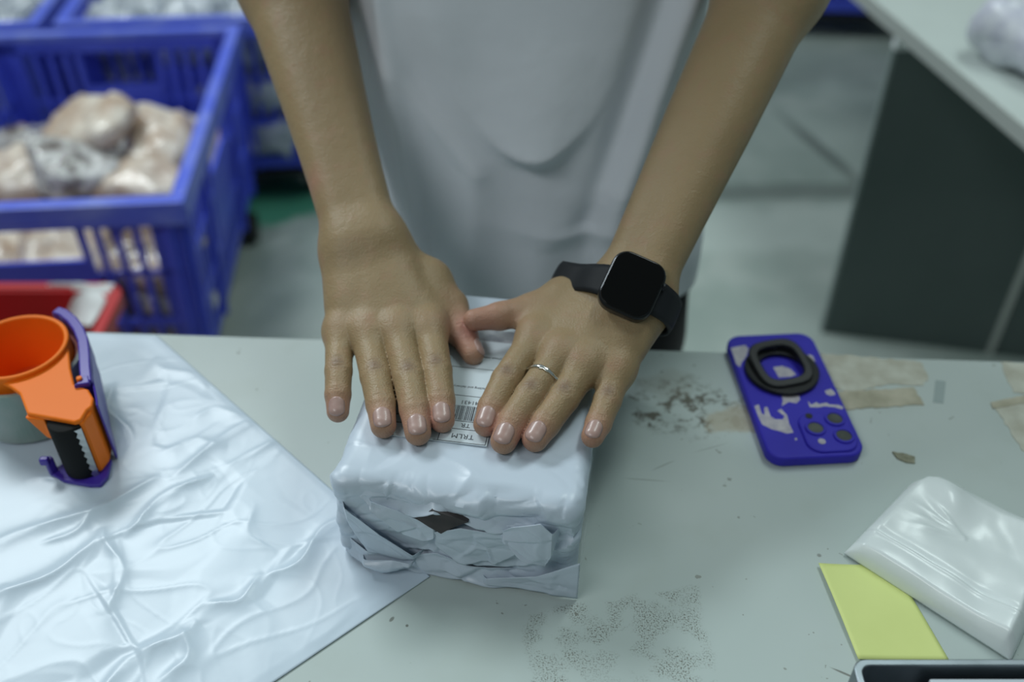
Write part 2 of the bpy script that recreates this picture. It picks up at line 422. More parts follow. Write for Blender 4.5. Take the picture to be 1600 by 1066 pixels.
def facet(p, s, seed=0.0, ax=(1, 1, 1)):
    """flat tilted plates of a random cell pattern, as crumpled film creases"""
    q = Vector((p[0]*s*ax[0]+seed, p[1]*s*ax[1]+seed*.7, p[2]*s*ax[2]-seed))
    q += Vector((noise.noise(q*.7), noise.noise(q*.7+Vector((9, 1, 4))), 0))*.5
    d, pts = noise.voronoi(q)
    c = pts[0]; t = noise.noise_vector(c*7.3+Vector((.37, .51, .13)))
    e = min(1, (d[1]-d[0])*7)
    return (t.dot(q-c)*2.2*e + (1-e)*.22)/s
# ------------------------------------------------------------------ white polythene sheet
A = P(245, 525); B = P(672, 902); Cc = P(430, 1066)
Cc = B + (Cc - B) * 2.3
D = Vector((eA + ed*(-0.95 - eA.x)))
D = Vector((-0.86, (eA + ed*(-0.86-eA.x)).y, TZ))
D2 = Cc + Vector((-0.75, -0.10, 0))
creases = [  # px lines: x0,y0,x1,y1,height,width
    (-60, 880, 260, 745, .0034, .006), (260, 745, 520, 590, .0030, .005), (-60, 965, 180, 838, .0030, .005), (180, 838, 330, 735, .0032, .004), (330, 760, 540, 612, .0018, .004),
    (140, 1090, 310, 965, .0034, .006), (310, 965, 420, 905, .0026, .005), (420, 905, 545, 808, .0030, .005), (255, 1090, 300, 985, .0028, .006),
    (60, 860, 200, 770, .0016, .003), (175, 820, 185, 960, .0030, .006), (385, 790, 420, 880, .0010, .005), (170, 600, 200, 700, .0026, .005),
    (240, 560, 330, 610, .0012, .007), (250, 700, 360, 690, .0012, .006), (300, 650, 390, 640, .0010, .006), (40, 760, 150, 730, .0018, .005), (60, 700, 160, 760, .0016, .005)]
cw = []
for x0, y0, x1, y1, h, wd in creases:
    a = P(x0, y0); c = P(x1, y1); cw.append((a.x, a.y, c.x, c.y, h, wd))
nu, nv = 300, 260
uu, vv = np.meshgrid(np.linspace(0, 1, nu), np.linspace(0, 1, nv))
# corners: (u=0,v=0)=A  (1,0)=B  (1,1)=Cc  (0,1)=D-corner side
X = A.x*(1-uu)*(1-vv) + B.x*uu*(1-vv) + D2.x*uu*vv*0 + Cc.x*uu*vv + D.x*(1-uu)*vv
Y = A.y*(1-uu)*(1-vv) + B.y*uu*(1-vv) + Cc.y*uu*vv + D.y*(1-uu)*vv
Z = np.full_like(X, TZ + 0.0012)
for x0, y0, x1, y1, h, wd in cw:
    dx, dy = x1-x0, y1-y0; L2 = dx*dx+dy*dy
    t = ((X-x0)*dx + (Y-y0)*dy)/L2
    tc_ = np.clip(t, 0, 1)
    wav = 0.006*np.sin(tc_*7+x0*40)
    dist = np.hypot(X-x0-dx*tc_ - dy/math.sqrt(L2)*wav, Y-y0-dy*tc_ + dx/math.sqrt(L2)*wav)
    side = ((X-x0)*dy - (Y-y0)*dx)/math.sqrt(L2)
    prof = np.exp(-(dist/wd)) * np.where(side > 0, 1, np.exp(-np.abs(side)/(wd*1.4)))
    fade = np.clip(1-np.abs(2*tc_-1)**4, .15, 1)
    Z += h*prof*fade
nz = np.zeros_like(X)
fx = X.ravel(); fy = Y.ravel(); nzr = np.zeros(fx.size)
for i in range(fx.size):
    v = Vector((fx[i]*14, fy[i]*14, 3.3))
    a = noise.noise(v)
    ur = fx[i]*.85 + fy[i]*.53; vr = -fx[i]*.53 + fy[i]*.85
    r1 = 1-abs(noise.noise(Vector((ur*7+a, vr*24-a, 1.7))))*2
    r2 = 1-abs(noise.noise(Vector((ur*40+a*2, vr*26, 7.7))))*2
    g_ = max(0, noise.noise(Vector((fx[i]*6, fy[i]*6, 9.1)))+.25)
    nzr[i] = a*.0006 + max(0, r1)**9*.00055*g_ + max(0, r2)**7*.0002*g_ + facet((fx[i], fy[i], 0), 17, 3)*.030*g_
Z += nzr.reshape(X.shape)
eb = np.minimum.reduce([uu*60, (1-uu)*60, vv*60+0.0, (1-vv)*60]); eb = np.clip(eb, 0, 1)
Z = TZ + 0.0008 + (Z - TZ - 0.0008)*(0.25+0.75*eb)
# flat under the parcel, the dispenser
Z = np.maximum(Z, TZ+0.0005)
V = np.stack([X.ravel(), Y.ravel(), Z.ravel()], 1)
me = grid_mesh('plastic_sheet', V.tolist(), nu, nv)
sheet = link('plastic_sheet', me, m_sheet)
md = sheet.modifiers.new('solid', 'SOLIDIFY'); md.thickness = 0.0002; md.offset = 1
tag(sheet, 'large creased glossy white plastic mailer sheet covering the left of the table', 'plastic sheet')
SHEET_TOP = 0.0045

# ------------------------------------------------------------------ parcel
PF_L = Vector((-0.122, 0.4456)); PF_R = Vector((0.0444, 0.419))
pdir = (PF_R - PF_L).normalized(); pyaw = math.atan2(pdir.y, pdir.x); pnorm = Vector((-pdir.y, pdir.x))
PW, PL, PH = (PF_R-PF_L).length, 0.213, 0.0845
pc = (PF_L + PF_R)/2 + pnorm*PL/2
parcel = thing('parcel', (pc.x, pc.y, TZ+0.0012), 'parcel wrapped in wrinkled white mailer film, lying under the two pressing hands', 'parcel', rz=pyaw)
def crumple(x, z, seed=0.0, amp=1.0):
    """long soft bulges with thin sunk crease lines: diagonal on the left, flatter on the right"""
    w_ = max(0, min(1, (.012 - x)/.04)); out = 0.0
    for ang, k, sd in ((R(-52), w_, 1.3), (R(-8), 1-w_, 6.1), (R(28), .45, 12.7)):
        if k < .01: continue
        u = x*math.cos(ang) + z*math.sin(ang); v = -x*math.sin(ang) + z*math.cos(ang)
        wob = noise.noise(Vector((x*30, z*30, sd+seed)))*.25
        n = noise.noise(Vector((u*11+sd+seed, v*42+wob, sd*2-seed)))
        n2 = noise.noise(Vector((u*24-sd+seed, v*85+wob*2, sd+seed)))
        out += k*(n*.0042 - max(0, 1-abs(n)*3)**4*.0014 + n2*.0009 - max(0, 1-abs(n2)*3)**3*.0006)
    return out*amp
def ridged(p, s, ax=(1, 1, 1), seed=0.0):
    return 1 - abs(noise.noise(Vector((p[0]*s*ax[0]+seed, p[1]*s*ax[1], p[2]*s*ax[2]))))*2
def parcel_mesh():
    rr = 0.011
    def axis(h, n, e=7):
        core = np.linspace(-h+rr, h-rr, n)
        edge = [rr*(1-math.cos(a)) for a in np.linspace(0, PI/2, e+1)]
        lo = [-h + rr - rr*math.cos(PI/2 - 0) * 0 - rr*math.sin(t) for t in np.linspace(PI/2, 0, e+1)[:-1]]
        hi = [h - rr + rr*math.sin(t) for t in np.linspace(0, PI/2, e+1)[1:]]
        return lo + list(core) + hi
    hx, hy, hz = PW/2, PL/2, PH/2
    ax_, ay_, az_ = axis(hx, 150), axis(hy, 130), axis(hz, 76)
    vd = {}; V = []; F = []
    def vid(p):
        k = (round(p[0]*1e6), round(p[1]*1e6), round(p[2]*1e6))
        if k not in vd:
            vd[k] = len(V); V.append(p)
        return vd[k]
    def face(a, b, f):
        for i in range(len(a)-1):
            for j in range(len(b)-1):
                F.append([vid(f(a[i], b[j])), vid(f(a[i+1], b[j])), vid(f(a[i+1], b[j+1])), vid(f(a[i], b[j+1]))])
    face(ax_, ay_, lambda a, c: (a, c, hz)); face(ax_[::-1], ay_, lambda a, c: (a, c, -hz))
    face(ax_, az_, lambda a, c: (a, -hy, c)); face(ax_[::-1], az_, lambda a, c: (a, hy, c))
    face(ay_[::-1], az_, lambda a, c: (-hx, a, c)); face(ay_, az_, lambda a, c: (hx, a, c))
    out = []
    for p in V:
        x, y, z = p
        # rounding
        q = (max(-hx+rr, min(hx-rr, x)), max(-hy+rr, min(hy-rr, y)), max(-hz+rr, min(hz-rr, z)))
        d = Vector((x-q[0], y-q[1], z-q[2]))
        if d.length > 1e-9: n = d.normalized()
        else: n = Vector((0, 0, 1))
        px = Vector(q) + n*rr
        # amounts
        front = max(0, -n.y); top = max(0, n.z); side = abs(n.x)
        w1 = noise.noise(px*22)
        disp = 0.0
        # top: soft creases running over the front edge, flat where the label sits
        edge = max(0, min(1, (-y - 0.062)/0.035))
        disp += top*edge*(max(0, ridged(px, 20, (.45, 1.6, 1.6), 3))**6*.0016 + w1*.0008 + facet(px, 34, 5.1, (.5, 1, 1))*.10)
        disp += top*(1-edge)*w1*.0004
        # sides
        disp += side*(max(0, ridged(px, 22, (1, .8, 1.2), 9))**4*.0006 + w1*.0004 + facet(px, 30, 2.2)*.05)
        # front: crumpled facets
        cr = facet(px, 34, 1.1, (.7, .2, 1.2))*.13 + crumple(px.x, px.z, 0, 1.35)
        ce = noise.cell(px*0+Vector((0, 0, 0)))*0
        disp += front*(cr + w1*.002)
        px = px + n*disp
        # slight bulge of the front, pinch at the middle left
        px.y -= front*0.004*math.cos(px.x/hx*1.4)
        px.y += front*0.005*math.exp(-(((px.x+.03)/.018)**2 + ((px.z+.01)/.03)**2))
        # top is a bit wider than the base on the left, right side leans
        px.x += 0.002*(px.z/hz)
        px.z = max(px.z, -hz) + hz
        out.append(px)
    me = bpy.data.meshes.new('wrapping')
    me.from_pydata([tuple(v) for v in out], [], F); me.update()
    bm = bmesh.new(); bm.from_mesh(me); bmesh.ops.recalc_face_normals(bm, faces=bm.faces); bm.to_mesh(me); bm.free()
    return me
o = link('wrapping', parcel_mesh(), m_parcel, parcel); o.data.set_sharp_from_angle(angle=R(32))

def hf(x0, x1, topf, botf, depthf, nu, nv, seed, amp=.002, thick=.0004, name='film_fold', m=m_parcel, parent=parcel, fr=30, keep=False):
    """crumpled film flap on the front: local x, z from topf(x) to botf(x), standing off by depthf(s,t)"""
    V = []
    for j in range(nv):
        t = j/(nv-1)
        for i in range(nu):
            s_ = i/(nu-1); x = x0 + (x1-x0)*s_
            zt, zb = topf(s_), botf(s_)
            z = zt + (zb-zt)*t
            off = depthf(s_, t)
            p = Vector((x*fr, z*fr*1.3, seed))
            c = max(0, 1-abs(noise.noise(p))*2)**3*amp*1.4 + noise.noise(p*2.3)*amp
            c = noise.noise(p)*amp*.5 + crumple(x, z, seed, .35+amp*190) + facet((x, 0, z), fr*1.3, seed, (.8, 1, 1.25))*amp*50
            wn_ = min(1, s_*9, 1 if keep else (1-s_)*9); off = off*wn_ - .004*(1-wn_)
            zz_ = z + noise.noise(p*1.5+Vector((5, 5, 5)))*amp*1.2*t
            V.append((x, -PL/2 - off - c*min(1, t*4+.15), max(zz_, -.0005)))
    me = grid_mesh(name, V, nu, nv)
    o = link(name, me, m, parent); me.set_sharp_from_angle(angle=R(32))
    md = o.modifiers.new('s', 'SOLIDIFY'); md.thickness = thick
    return o
def pw(pts):
    def f(s):
        for i in range(len(pts)-1):
            a, b_ = pts[i], pts[i+1]
            if s <= b_[0]:
                t = (s-a[0])/(b_[0]-a[0]) if b_[0] > a[0] else 0
                return a[1] + (b_[1]-a[1])*t
        return pts[-1][1]
    return f
hw = PW/2
# lip of the mouth: the upper film folded down over the front
hf(-hw+.014, hw-.014, pw([(0, .0815), (1, .0815)]), pw([(0, .076), (.1, .068), (.2, .061), (.32, .064), (.42, .071), (.55, .063), (.7, .058), (.85, .060), (1, .067)]),
   lambda s, t: -.003 + .0125*t + .001*math.sin(s*21), 110, 26, 2.2, .0022, fr=34)
# dark plate painting the shade of the open mouth under the lip
q = []
bm = bmesh.new()
pts = [(-.024, .0635), (-.012, .0735), (.012, .0660), (.004, .0605), (-.002, .0555), (-.0070, .0505), (-.015, .0560)]
for z_off, order in ((0, 1),):
    a = [bm.verts.new((x, -PL/2-.0092, z)) for x, z in pts]; c = [bm.verts.new((x, -PL/2+.002, z)) for x, z in pts]
    bm.faces.new(a); bm.faces.new(c[::-1])
    for i in range(len(a)): bm.faces.new((a[i], a[(i+1) % len(a)], c[(i+1) % len(c)], c[i]))
tag(obj('gap_shade_plate', bm, m_hole, parcel), 'dark plate painted as shade in the gap of the front folds', None)
# pointed folds beside and under the mouth
hf(-.060, -.006, pw([(0, .0735), (.45, .066), (1, .051)]), pw([(0, .0725), (.5, .044), (.8, .042), (1, .050)]), lambda s, t: .007+.004*t, 60, 34, 5.1, .0018, fr=40)
hf(-.020, .056, pw([(0, .046), (.35, .0590), (.7, .058), (1, .050)]), pw([(0, .045), (.3, .022), (.65, .024), (1, .049)]), lambda s, t: .0075+.002*math.sin(s*PI), 80, 40, 8.4, .0018, fr=34)
# puckered knot right
hf(.030, .072, pw([(0, .058), (.25, .067), (.7, .074), (1, .060)]), pw([(0, .057), (.35, .047), (.8, .036), (1, .058)]), lambda s, t: .010+.008*math.sin(s*PI)*t, 50, 36, 11.3, .0022, fr=46)
# long diagonal fold from the upper left corner and bottom skirt
hf(-hw+.006, -.022, pw([(0, .070), (.5, .040), (1, .017)]), pw([(0, .060), (.3, .016), (.7, .013), (1, .016)]), lambda s, t: .0055+.003*(1-t), 60, 44, 19.7, .0014, fr=26)
hf(-hw+.004, hw-.004, pw([(0, .020), (.28, .012), (.42, .020), (.55, .015), (.8, .015), (1, .026)]), pw([(0, .004), (.25, .0005), (.5, .001), (1, .0005)]),
   lambda s, t: .0035+.005*t+.002*math.sin(s*13), 110, 18, 23.1, .0022, fr=36)
hf(-hw+.016, -.026, pw([(0, .0105), (.6, .015), (1, .012)]), pw([(0, .0095), (.4, .001), (1, .011)]), lambda s, t: .009+.003*math.sin(t*PI), 40, 14, 27.9, .0016, fr=60)
# corner skirt at the right
hf(hw-.070, hw+.002, pw([(0, .006), (.6, .018), (1, .038)]), pw([(0, .003), (1, .0005)]), lambda s, t: .009+.001*t, 50, 18, 31.0, .0010, fr=24, keep=True)

# label, printed barcode, writing (upside down for the camera: read from the person's side)
LB = P(755, 690, PH)            # near corner reference
Mp = Matrix.Translation((pc.x, pc.y, TZ+0.0012)) @ Matrix.Rotation(pyaw, 4, 'Z')
Mi = Mp.inverted()
def loc_on_top(px, py): 
    q = Mi @ P(px, py, PH+0.0012); return q
l0 = loc_on_top(683, 690); l1 = loc_on_top(758, 700)
lx0, lx1 = loc_on_top(600, 686).x, l1.x+.001
ly0 = loc_on_top(720, 694).y
bm = bmesh.new(); LZ = PH+0.0012
bx(bm, lx0, lx1, ly0-.0005, ly0+.135, LZ-.0008, LZ)
label_o = obj('shipping_label', bm, m_label, parcel)
LZ2 = LZ+.0001
bm = bmesh.new()
def bar(x0, x1, y0, y1): bx(bm, x0, x1, y0, y1, LZ, LZ2)
fx0 = l0.x; fx1 = lx1-.001
lw = .0005
bar(fx0-.003, fx1, ly0, ly0+lw); bar(fx0, fx0+lw, ly0, ly0+.013); bar(fx1-lw, fx1, ly0, ly0+.013)
bar(lx0, fx1, ly0+.0125, ly0+.0125+lw)
yb = ly0 + .0215
bar(lx0, fx1, yb-.0012, yb-.0012+lw); bar(lx0, fx1, ly0+.046, ly0+.046+lw); bar(lx0, fx1, ly0+.076, ly0+.076+lw)
obj('frame_line', bm, m_ink, label_o)
bm = bmesh.new(); rnd = random.Random(5); x = fx0 - .018
while x < fx1-.003:
    wv = rnd.choice((.0004, .0004, .0007, .0011)); bar(x, x+wv, yb, yb+.0145); x += wv + rnd.choice((.0004, .0006, .0009))
obj('barcode', bm, m_ink, label_o)
def text(body, size, M, m, name='lettering', parent=None, ext=.00005, space=1.0, align='CENTER'):
    cu = bpy.data.curves.new(name, 'FONT'); cu.body = body; cu.size = size; cu.extrude = ext; cu.align_x = align; cu.align_y = 'CENTER'; cu.space_character = space
    cu.resolution_u = 3
    t = bpy.data.objects.new('tmp', cu); COL.objects.link(t)
    dg = bpy.context.evaluated_depsgraph_get(); dg.update()
    me = bpy.data.meshes.new_from_object(t.evaluated_get(dg)); bpy.data.objects.remove(t)
    me.transform(M)
    return link(name, me, m, parent, smooth=False)
def ltext(body, size, x, y, sp=1.0): text(body, size, Matrix.Translation((x, y, LZ2)) @ Matrix.Rotation(PI, 4, 'Z'), m_ink, parent=label_o, space=sp)
tq = loc_on_top(722, 687); ltext('TRLM', .0062, tq.x, ly0+.0062, 1.05)
tq = loc_on_top(727, 669); ltext('TR', .0056, tq.x, ly0+.0168)
ltext('1241431', .0052, fx0+.0175, yb+.0182)
ltext('K', .008, fx0-.012, ly0+.006)
ltext('Online tracking and delivery number', .0030, fx0+.012, yb+.034)
ltext('please keep dry', .0030, fx0+.020, yb+.068)
bm = bmesh.new()
bx(bm, loc_on_top(735, 525).x, loc_on_top(812, 525).x, loc_on_top(770, 536).y, loc_on_top(770, 518).y, LZ, LZ2)
obj('printed_band', bm, simple('grey_print', (.22, .24, .27), .6, c2=(.4, .42, .45), scale=90), label_o)
# clear tape over the right end
bm = bmesh.new()
bx(bm, PW/2+.0016, PW/2+.0019, -PL/2-.003, PL/2-.02, .004, PH-.012)
obj('clear_tape', bm, m_tape, parcel)

# ------------------------------------------------------------------ the person (signed distance body, surface nets)
def sm(a, b_, k):
    h = np.maximum(k - np.abs(a-b_), 0)/k
    return np.minimum(a, b_) - h*h*k*0.25
def rc(p, a, b_, ra, rb):
    a = np.asarray(a, np.float32); b_ = np.asarray(b_, np.float32)
    ab = b_-a; L2 = float(ab@ab) + 1e-12
    t = np.clip(((p-a)@ab)/L2, 0, 1)
    d = p - a - t[:, None]*ab
    return np.sqrt((d*d).sum(1)) - (ra + (rb-ra)*t)
def ellip(p, c, r, rot=None):
    q = p - np.asarray(c, np.float32)
    if rot is not None: q = q@np.asarray(rot, np.float32)
    r = np.asarray(r, np.float32)
    k0 = np.sqrt(((q/r)**2).sum(1)); k1 = np.sqrt(((q/(r*r))**2).sum(1)) + 1e-9
    return k0*(k0-1)/k1
class Hand: pass
def mk_hand(fingers, thumb, wrist, elbow, shoulder, latguess, radii, thumb_r):
    H = Hand()
    H.f = [[np.array(P(*j)) for j in f] for f in fingers]
    H.thumb = [np.array(P(*j)) for j in thumb]
    H.w = np.array(wrist); H.e = np.array(elbow); H.s = np.array(shoulder)
    a = (H.e-H.w); a /= np.linalg.norm(a)
    l = np.array(latguess, float); l -= a*(l@a); l /= np.linalg.norm(l)
    n = np.cross(l, a); n /= np.linalg.norm(n)
    if n[2] < 0: n = -n
    H.a, H.l, H.n = a, l, n; H.r = radii; H.tr = thumb_r
    return H
KH = PH + 0.0012   # top of parcel over the table
# joints: MCP, PIP, DIP, TIP(center of last sphere) with heights of the joint centres
LH = mk_hand(
    [[(671, 514, KH+.0205), (682, 580, KH+.016), (688, 626, KH+.0115), (691, 657, KH+.0086)],     # index
     [(620, 517, KH+.022), (639, 590, KH+.0165), (648, 640, KH+.0120), (653, 676, KH+.0090)],     # middle
     [(573, 519, KH+.020), (587, 588, KH+.0150), (595, 632, KH+.0110), (599, 665, KH+.0088)],     # ring
     [(531, 518, KH+.016), (529, 580, KH+.0115), (528, 617, KH+.0065), (528, 643, KH+.0015)]],    # little
    [(672, 440, KH+.024), (706, 478, KH+.015), (722, 520, KH+.0105), (739, 553, KH+.0070)],
    PD(568, 378, .772), PD(452, -40, .875), (-.185, .93, TZ+.52), (1, 0, 0),
    [(.0116, .0111, .0103, .0086), (.0118, .0114, .0106, .0090), (.0115, .0111, .0103, .0088), (.0102, .0098, .0092, .0079)], (.0135, .0118, .0110, .0085))
RH = mk_hand(
    [[(836, 530, KH+.021), (791, 594, KH+.0165), (769, 637, KH+.0115), (759, 663, KH+.0086)],
     [(876, 553, KH+.023), (829, 618, KH+.0175), (800, 661, KH+.0120), (787, 689, KH+.0090)],
     [(916, 569, KH+.022), (881, 622, KH+.0165), (852, 662, KH+.0115), (836, 686, KH+.0089)],
     [(966, 578, KH+.018), (949, 626, KH+.0130), (935, 662, KH+.0090), (926, 682, KH+.0078)]],
    [(884, 466, KH+.026), (832, 482, KH+.025), (782, 494, KH+.0262), (741, 500, KH+.0265)],
    PD(985, 455, .738), PD(1210, -30, .81), (.215, .90, TZ+.52), P(1050, 478, .15)-P(940, 410, .15),
    [(.0113, .0107, .0100, .0086), (.0115, .0110, .0103, .0090), (.0115, .0109, .0103, .0089), (.0102, .0098, .0091, .0078)], (.0135, .0112, .0102, .0082))
LH.prof = [(0, .0195), (.1, .0188), (.22, .0197), (.35, .0217), (.5, .0245), (.65, .0278), (.8, .0310), (.9, .0335), (1, .0345)]
RH.prof = [(0, .0190), (.1, .0190), (.22, .0205), (.35, .0225), (.5, .0250), (.65, .0268), (.8, .0285), (1, .0295)]
def nrm(v): return v/np.linalg.norm(v)
def wrinkle(p, c, d, up, r, amp, lines, cur):
    q = p - c.astype(np.float32)
    m = (q*q).sum(1) < (r*2.0)**2
    out = np.zeros(len(p), np.float32)
    if not m.any(): return out
    q = q[m]; s = q@d.astype(np.float32); h = q@up.astype(np.float32)
    lat = np.cross(d, up).astype(np.float32); u = q@lat
    g = np.zeros(len(q), np.float32)
    for (s0, a_, wd, k) in lines:
        g += a_*np.exp(-((s - s0 - k*cur*u*u)/wd)**2)
    g *= np.clip(h/(r*.45), 0, 1)*np.exp(-(u/(r*.62))**4)
    out[m] = amp*g
    return out
def hand_sdf(p, H):
    w, a, l, n = H.w, H.a, H.l, H.n
    # metacarpals
    side = 1 if (H.f[0][0]-H.f[3][0])@l > 0 else -1
    d = None
    offs = [.55, .2, -.2, -.58]
    rr = [(.0150, .0118), (.0158, .0122), (.0150, .0116), (.0135, .0104)]
    for i in range(4):
        s0 = w + l*side*offs[i]*.030 - n*.004
        q = rc(p, s0, H.f[i][0]-n*.001, *rr[i])
        d = q if d is None else sm(d, q, .016)
    # fill of the palm below
    for i, j in ((0, 1), (1, 2), (2, 3)):
        mid = (H.f[i][0]+H.f[j][0])/2 + np.array((0, 0, -.004)); s0 = w + l*side*(offs[i]+offs[j])*.5*.024 - np.array((0, 0, .008))
        d = sm(d, rc(p, s0, mid, .014, .0105), .012)
    # hypothenar and thenar pads
    d = sm(d, rc(p, w + l*side*-.016 + np.array((0, 0, -.012)), H.f[3][0]*.6+w*.4 + np.array((0, 0, -.006)), .015, .013), .014)
    d = sm(d, rc(p, w + l*side*.014 + np.array((0, 0, -.010)), H.thumb[0], .016, H.tr[0]), .016)
    d = sm(d, rc(p, H.thumb[0] + np.array((0, 0, .002)), H.f[0][0]*.55 + H.thumb[1]*.45 + np.array((0, 0, .001)), .0125, .0098), .014)
    # forearm: radius and ulna sides
    el, sh = H.e, H.s
    arm = None
    for sg in (-1, 1):
        ch = None
        for k_ in range(len(H.prof)-1):
            (ta, ra_), (tb_, rb_) = H.prof[k_], H.prof[k_+1]
            q = rc(p, w + (el-w)*ta + l*sg*.0105, w + (el-w)*tb_ + l*sg*.0105, ra_, rb_)
            ch = q if ch is None else np.minimum(ch, q)
        arm = ch if arm is None else sm(arm, ch, .012)
    arm = sm(arm, rc(p, el, sh, .041, .046), .03)
    d = sm(d, arm, .016)
    # knuckles (MCP heads)
    for i in range(4):
        c = H.f[i][0] + n*.0012
        d = sm(d, np.sqrt(((p-c.astype(np.float32))**2).sum(1)) - .0080, .012)
    # ulnar head bump
    palm = d
    # tendons: faint ridges
    res = None
    for i in range(4):
        J = H.f[i]; r = H.r[i]
        f = rc(p, J[0], J[1], r[0]*1.05, r[1])
        f = sm(f, rc(p, J[1], J[2], r[1], r[2]), .0018)
        f = sm(f, rc(p, J[2], J[3], r[2], r[3]), .0018)
        dd = nrm(J[2]-J[0]); up = nrm(np.array((0, 0, 1.)) - dd*dd[2])
        f = f + wrinkle(p, J[1], dd, up, r[1], .0007, [(-.0036, .8, .0012, 1.3), (-.0006, 1, .0011, .5), (.0026, .8, .0012, -1.1), (-.0062, .5, .0012, 1.5), (.0052, .35, .0011, -1.5)], 40)
        d2 = nrm(J[3]-J[1]); up2 = nrm(np.array((0, 0, 1.)) - d2*d2[2])
        f = f + wrinkle(p, J[2], d2, up2, r[2], .0005, [(-.0010, .8, .0007, .2), (.0008, .8, .0007, -.3)], 30)
        g = sm(palm, f, .009)
        res = g if res is None else np.minimum(res, g)
    T = H.thumb; r = H.tr
    f = rc(p, T[0], T[1], r[0], r[1]); f = sm(f, rc(p, T[1], T[2], r[1], r[2]), .005)
    f = sm(f, rc(p, T[2], T[3], r[2], r[3]), .004)
    dd = nrm(T[3]-T[1]); up = nrm(np.array((0, 0, 1.)) - dd*dd[2])
    f = f + wrinkle(p, T[2], dd, up, r[2], .0006, [(-.002, .8, .0009, .3), (.001, .9, .0009, -.3)], 30)
    res = np.minimum(res, sm(palm, f, .010))
    return res
neck = (0.012, .905, TZ+.60); headc = np.array((0.012, .845, TZ+.735))
def body_sdf(p):
    p = p.astype(np.float32)
    # torso
    d = rc(p, (-.062, .905, TZ-.06), (-.062, .93, TZ+.36), .088, .078)
    d = sm(d, rc(p, (.086, .905, TZ-.06), (.086, .93, TZ+.36), .088, .078), .06)
    d = sm(d, rc(p, (-.13, .93, TZ+.49), (.155, .93, TZ+.49), .044, .044), .05)
    d = sm(d, rc(p, (.012, .93, TZ+.50), headc+np.array((0, .03, -.06)), .055, .050), .03)
    h = ellip(p, headc, (.074, .094, .108)); 
    h = sm(h, ellip(p, headc+np.array((0, -.035, -.060)), (.052, .055, .058)), .03)
    h = sm(h, rc(p, headc+np.array((0, -.090, -.005)), headc+np.array((0, -.106, -.034)), .008, .012), .010)   # nose
    for sx in (-1, 1):
        h = sm(h, ellip(p, headc+np.array((sx*.074, .005, -.015)), (.010, .018, .030)), .006)                  # ears
        h = -sm(-h, ellip(p, headc+np.array((sx*.030, -.100, .004)), (.018, .012, .010))*1.0, .008)             # eye sockets
        h = np.minimum(h, ellip(p, headc+np.array((sx*.030, -.083, .002)), (.013, .012, .011)))                 # closed lids
    h = sm(h, rc(p, headc+np.array((-.018, -.086, -.062)), headc+np.array((.018, -.086, -.062)), .006, .006), .006)  # lips
    d = sm(d, h, .015)
    d = sm(d, hand_sdf(p, LH), .02)
    hr = hand_sdf(p, RH)
    far = p[:, 1] > .75
    out = np.minimum(d, hr)
    out[far] = sm(d[far], hr[far], .02)
    return out
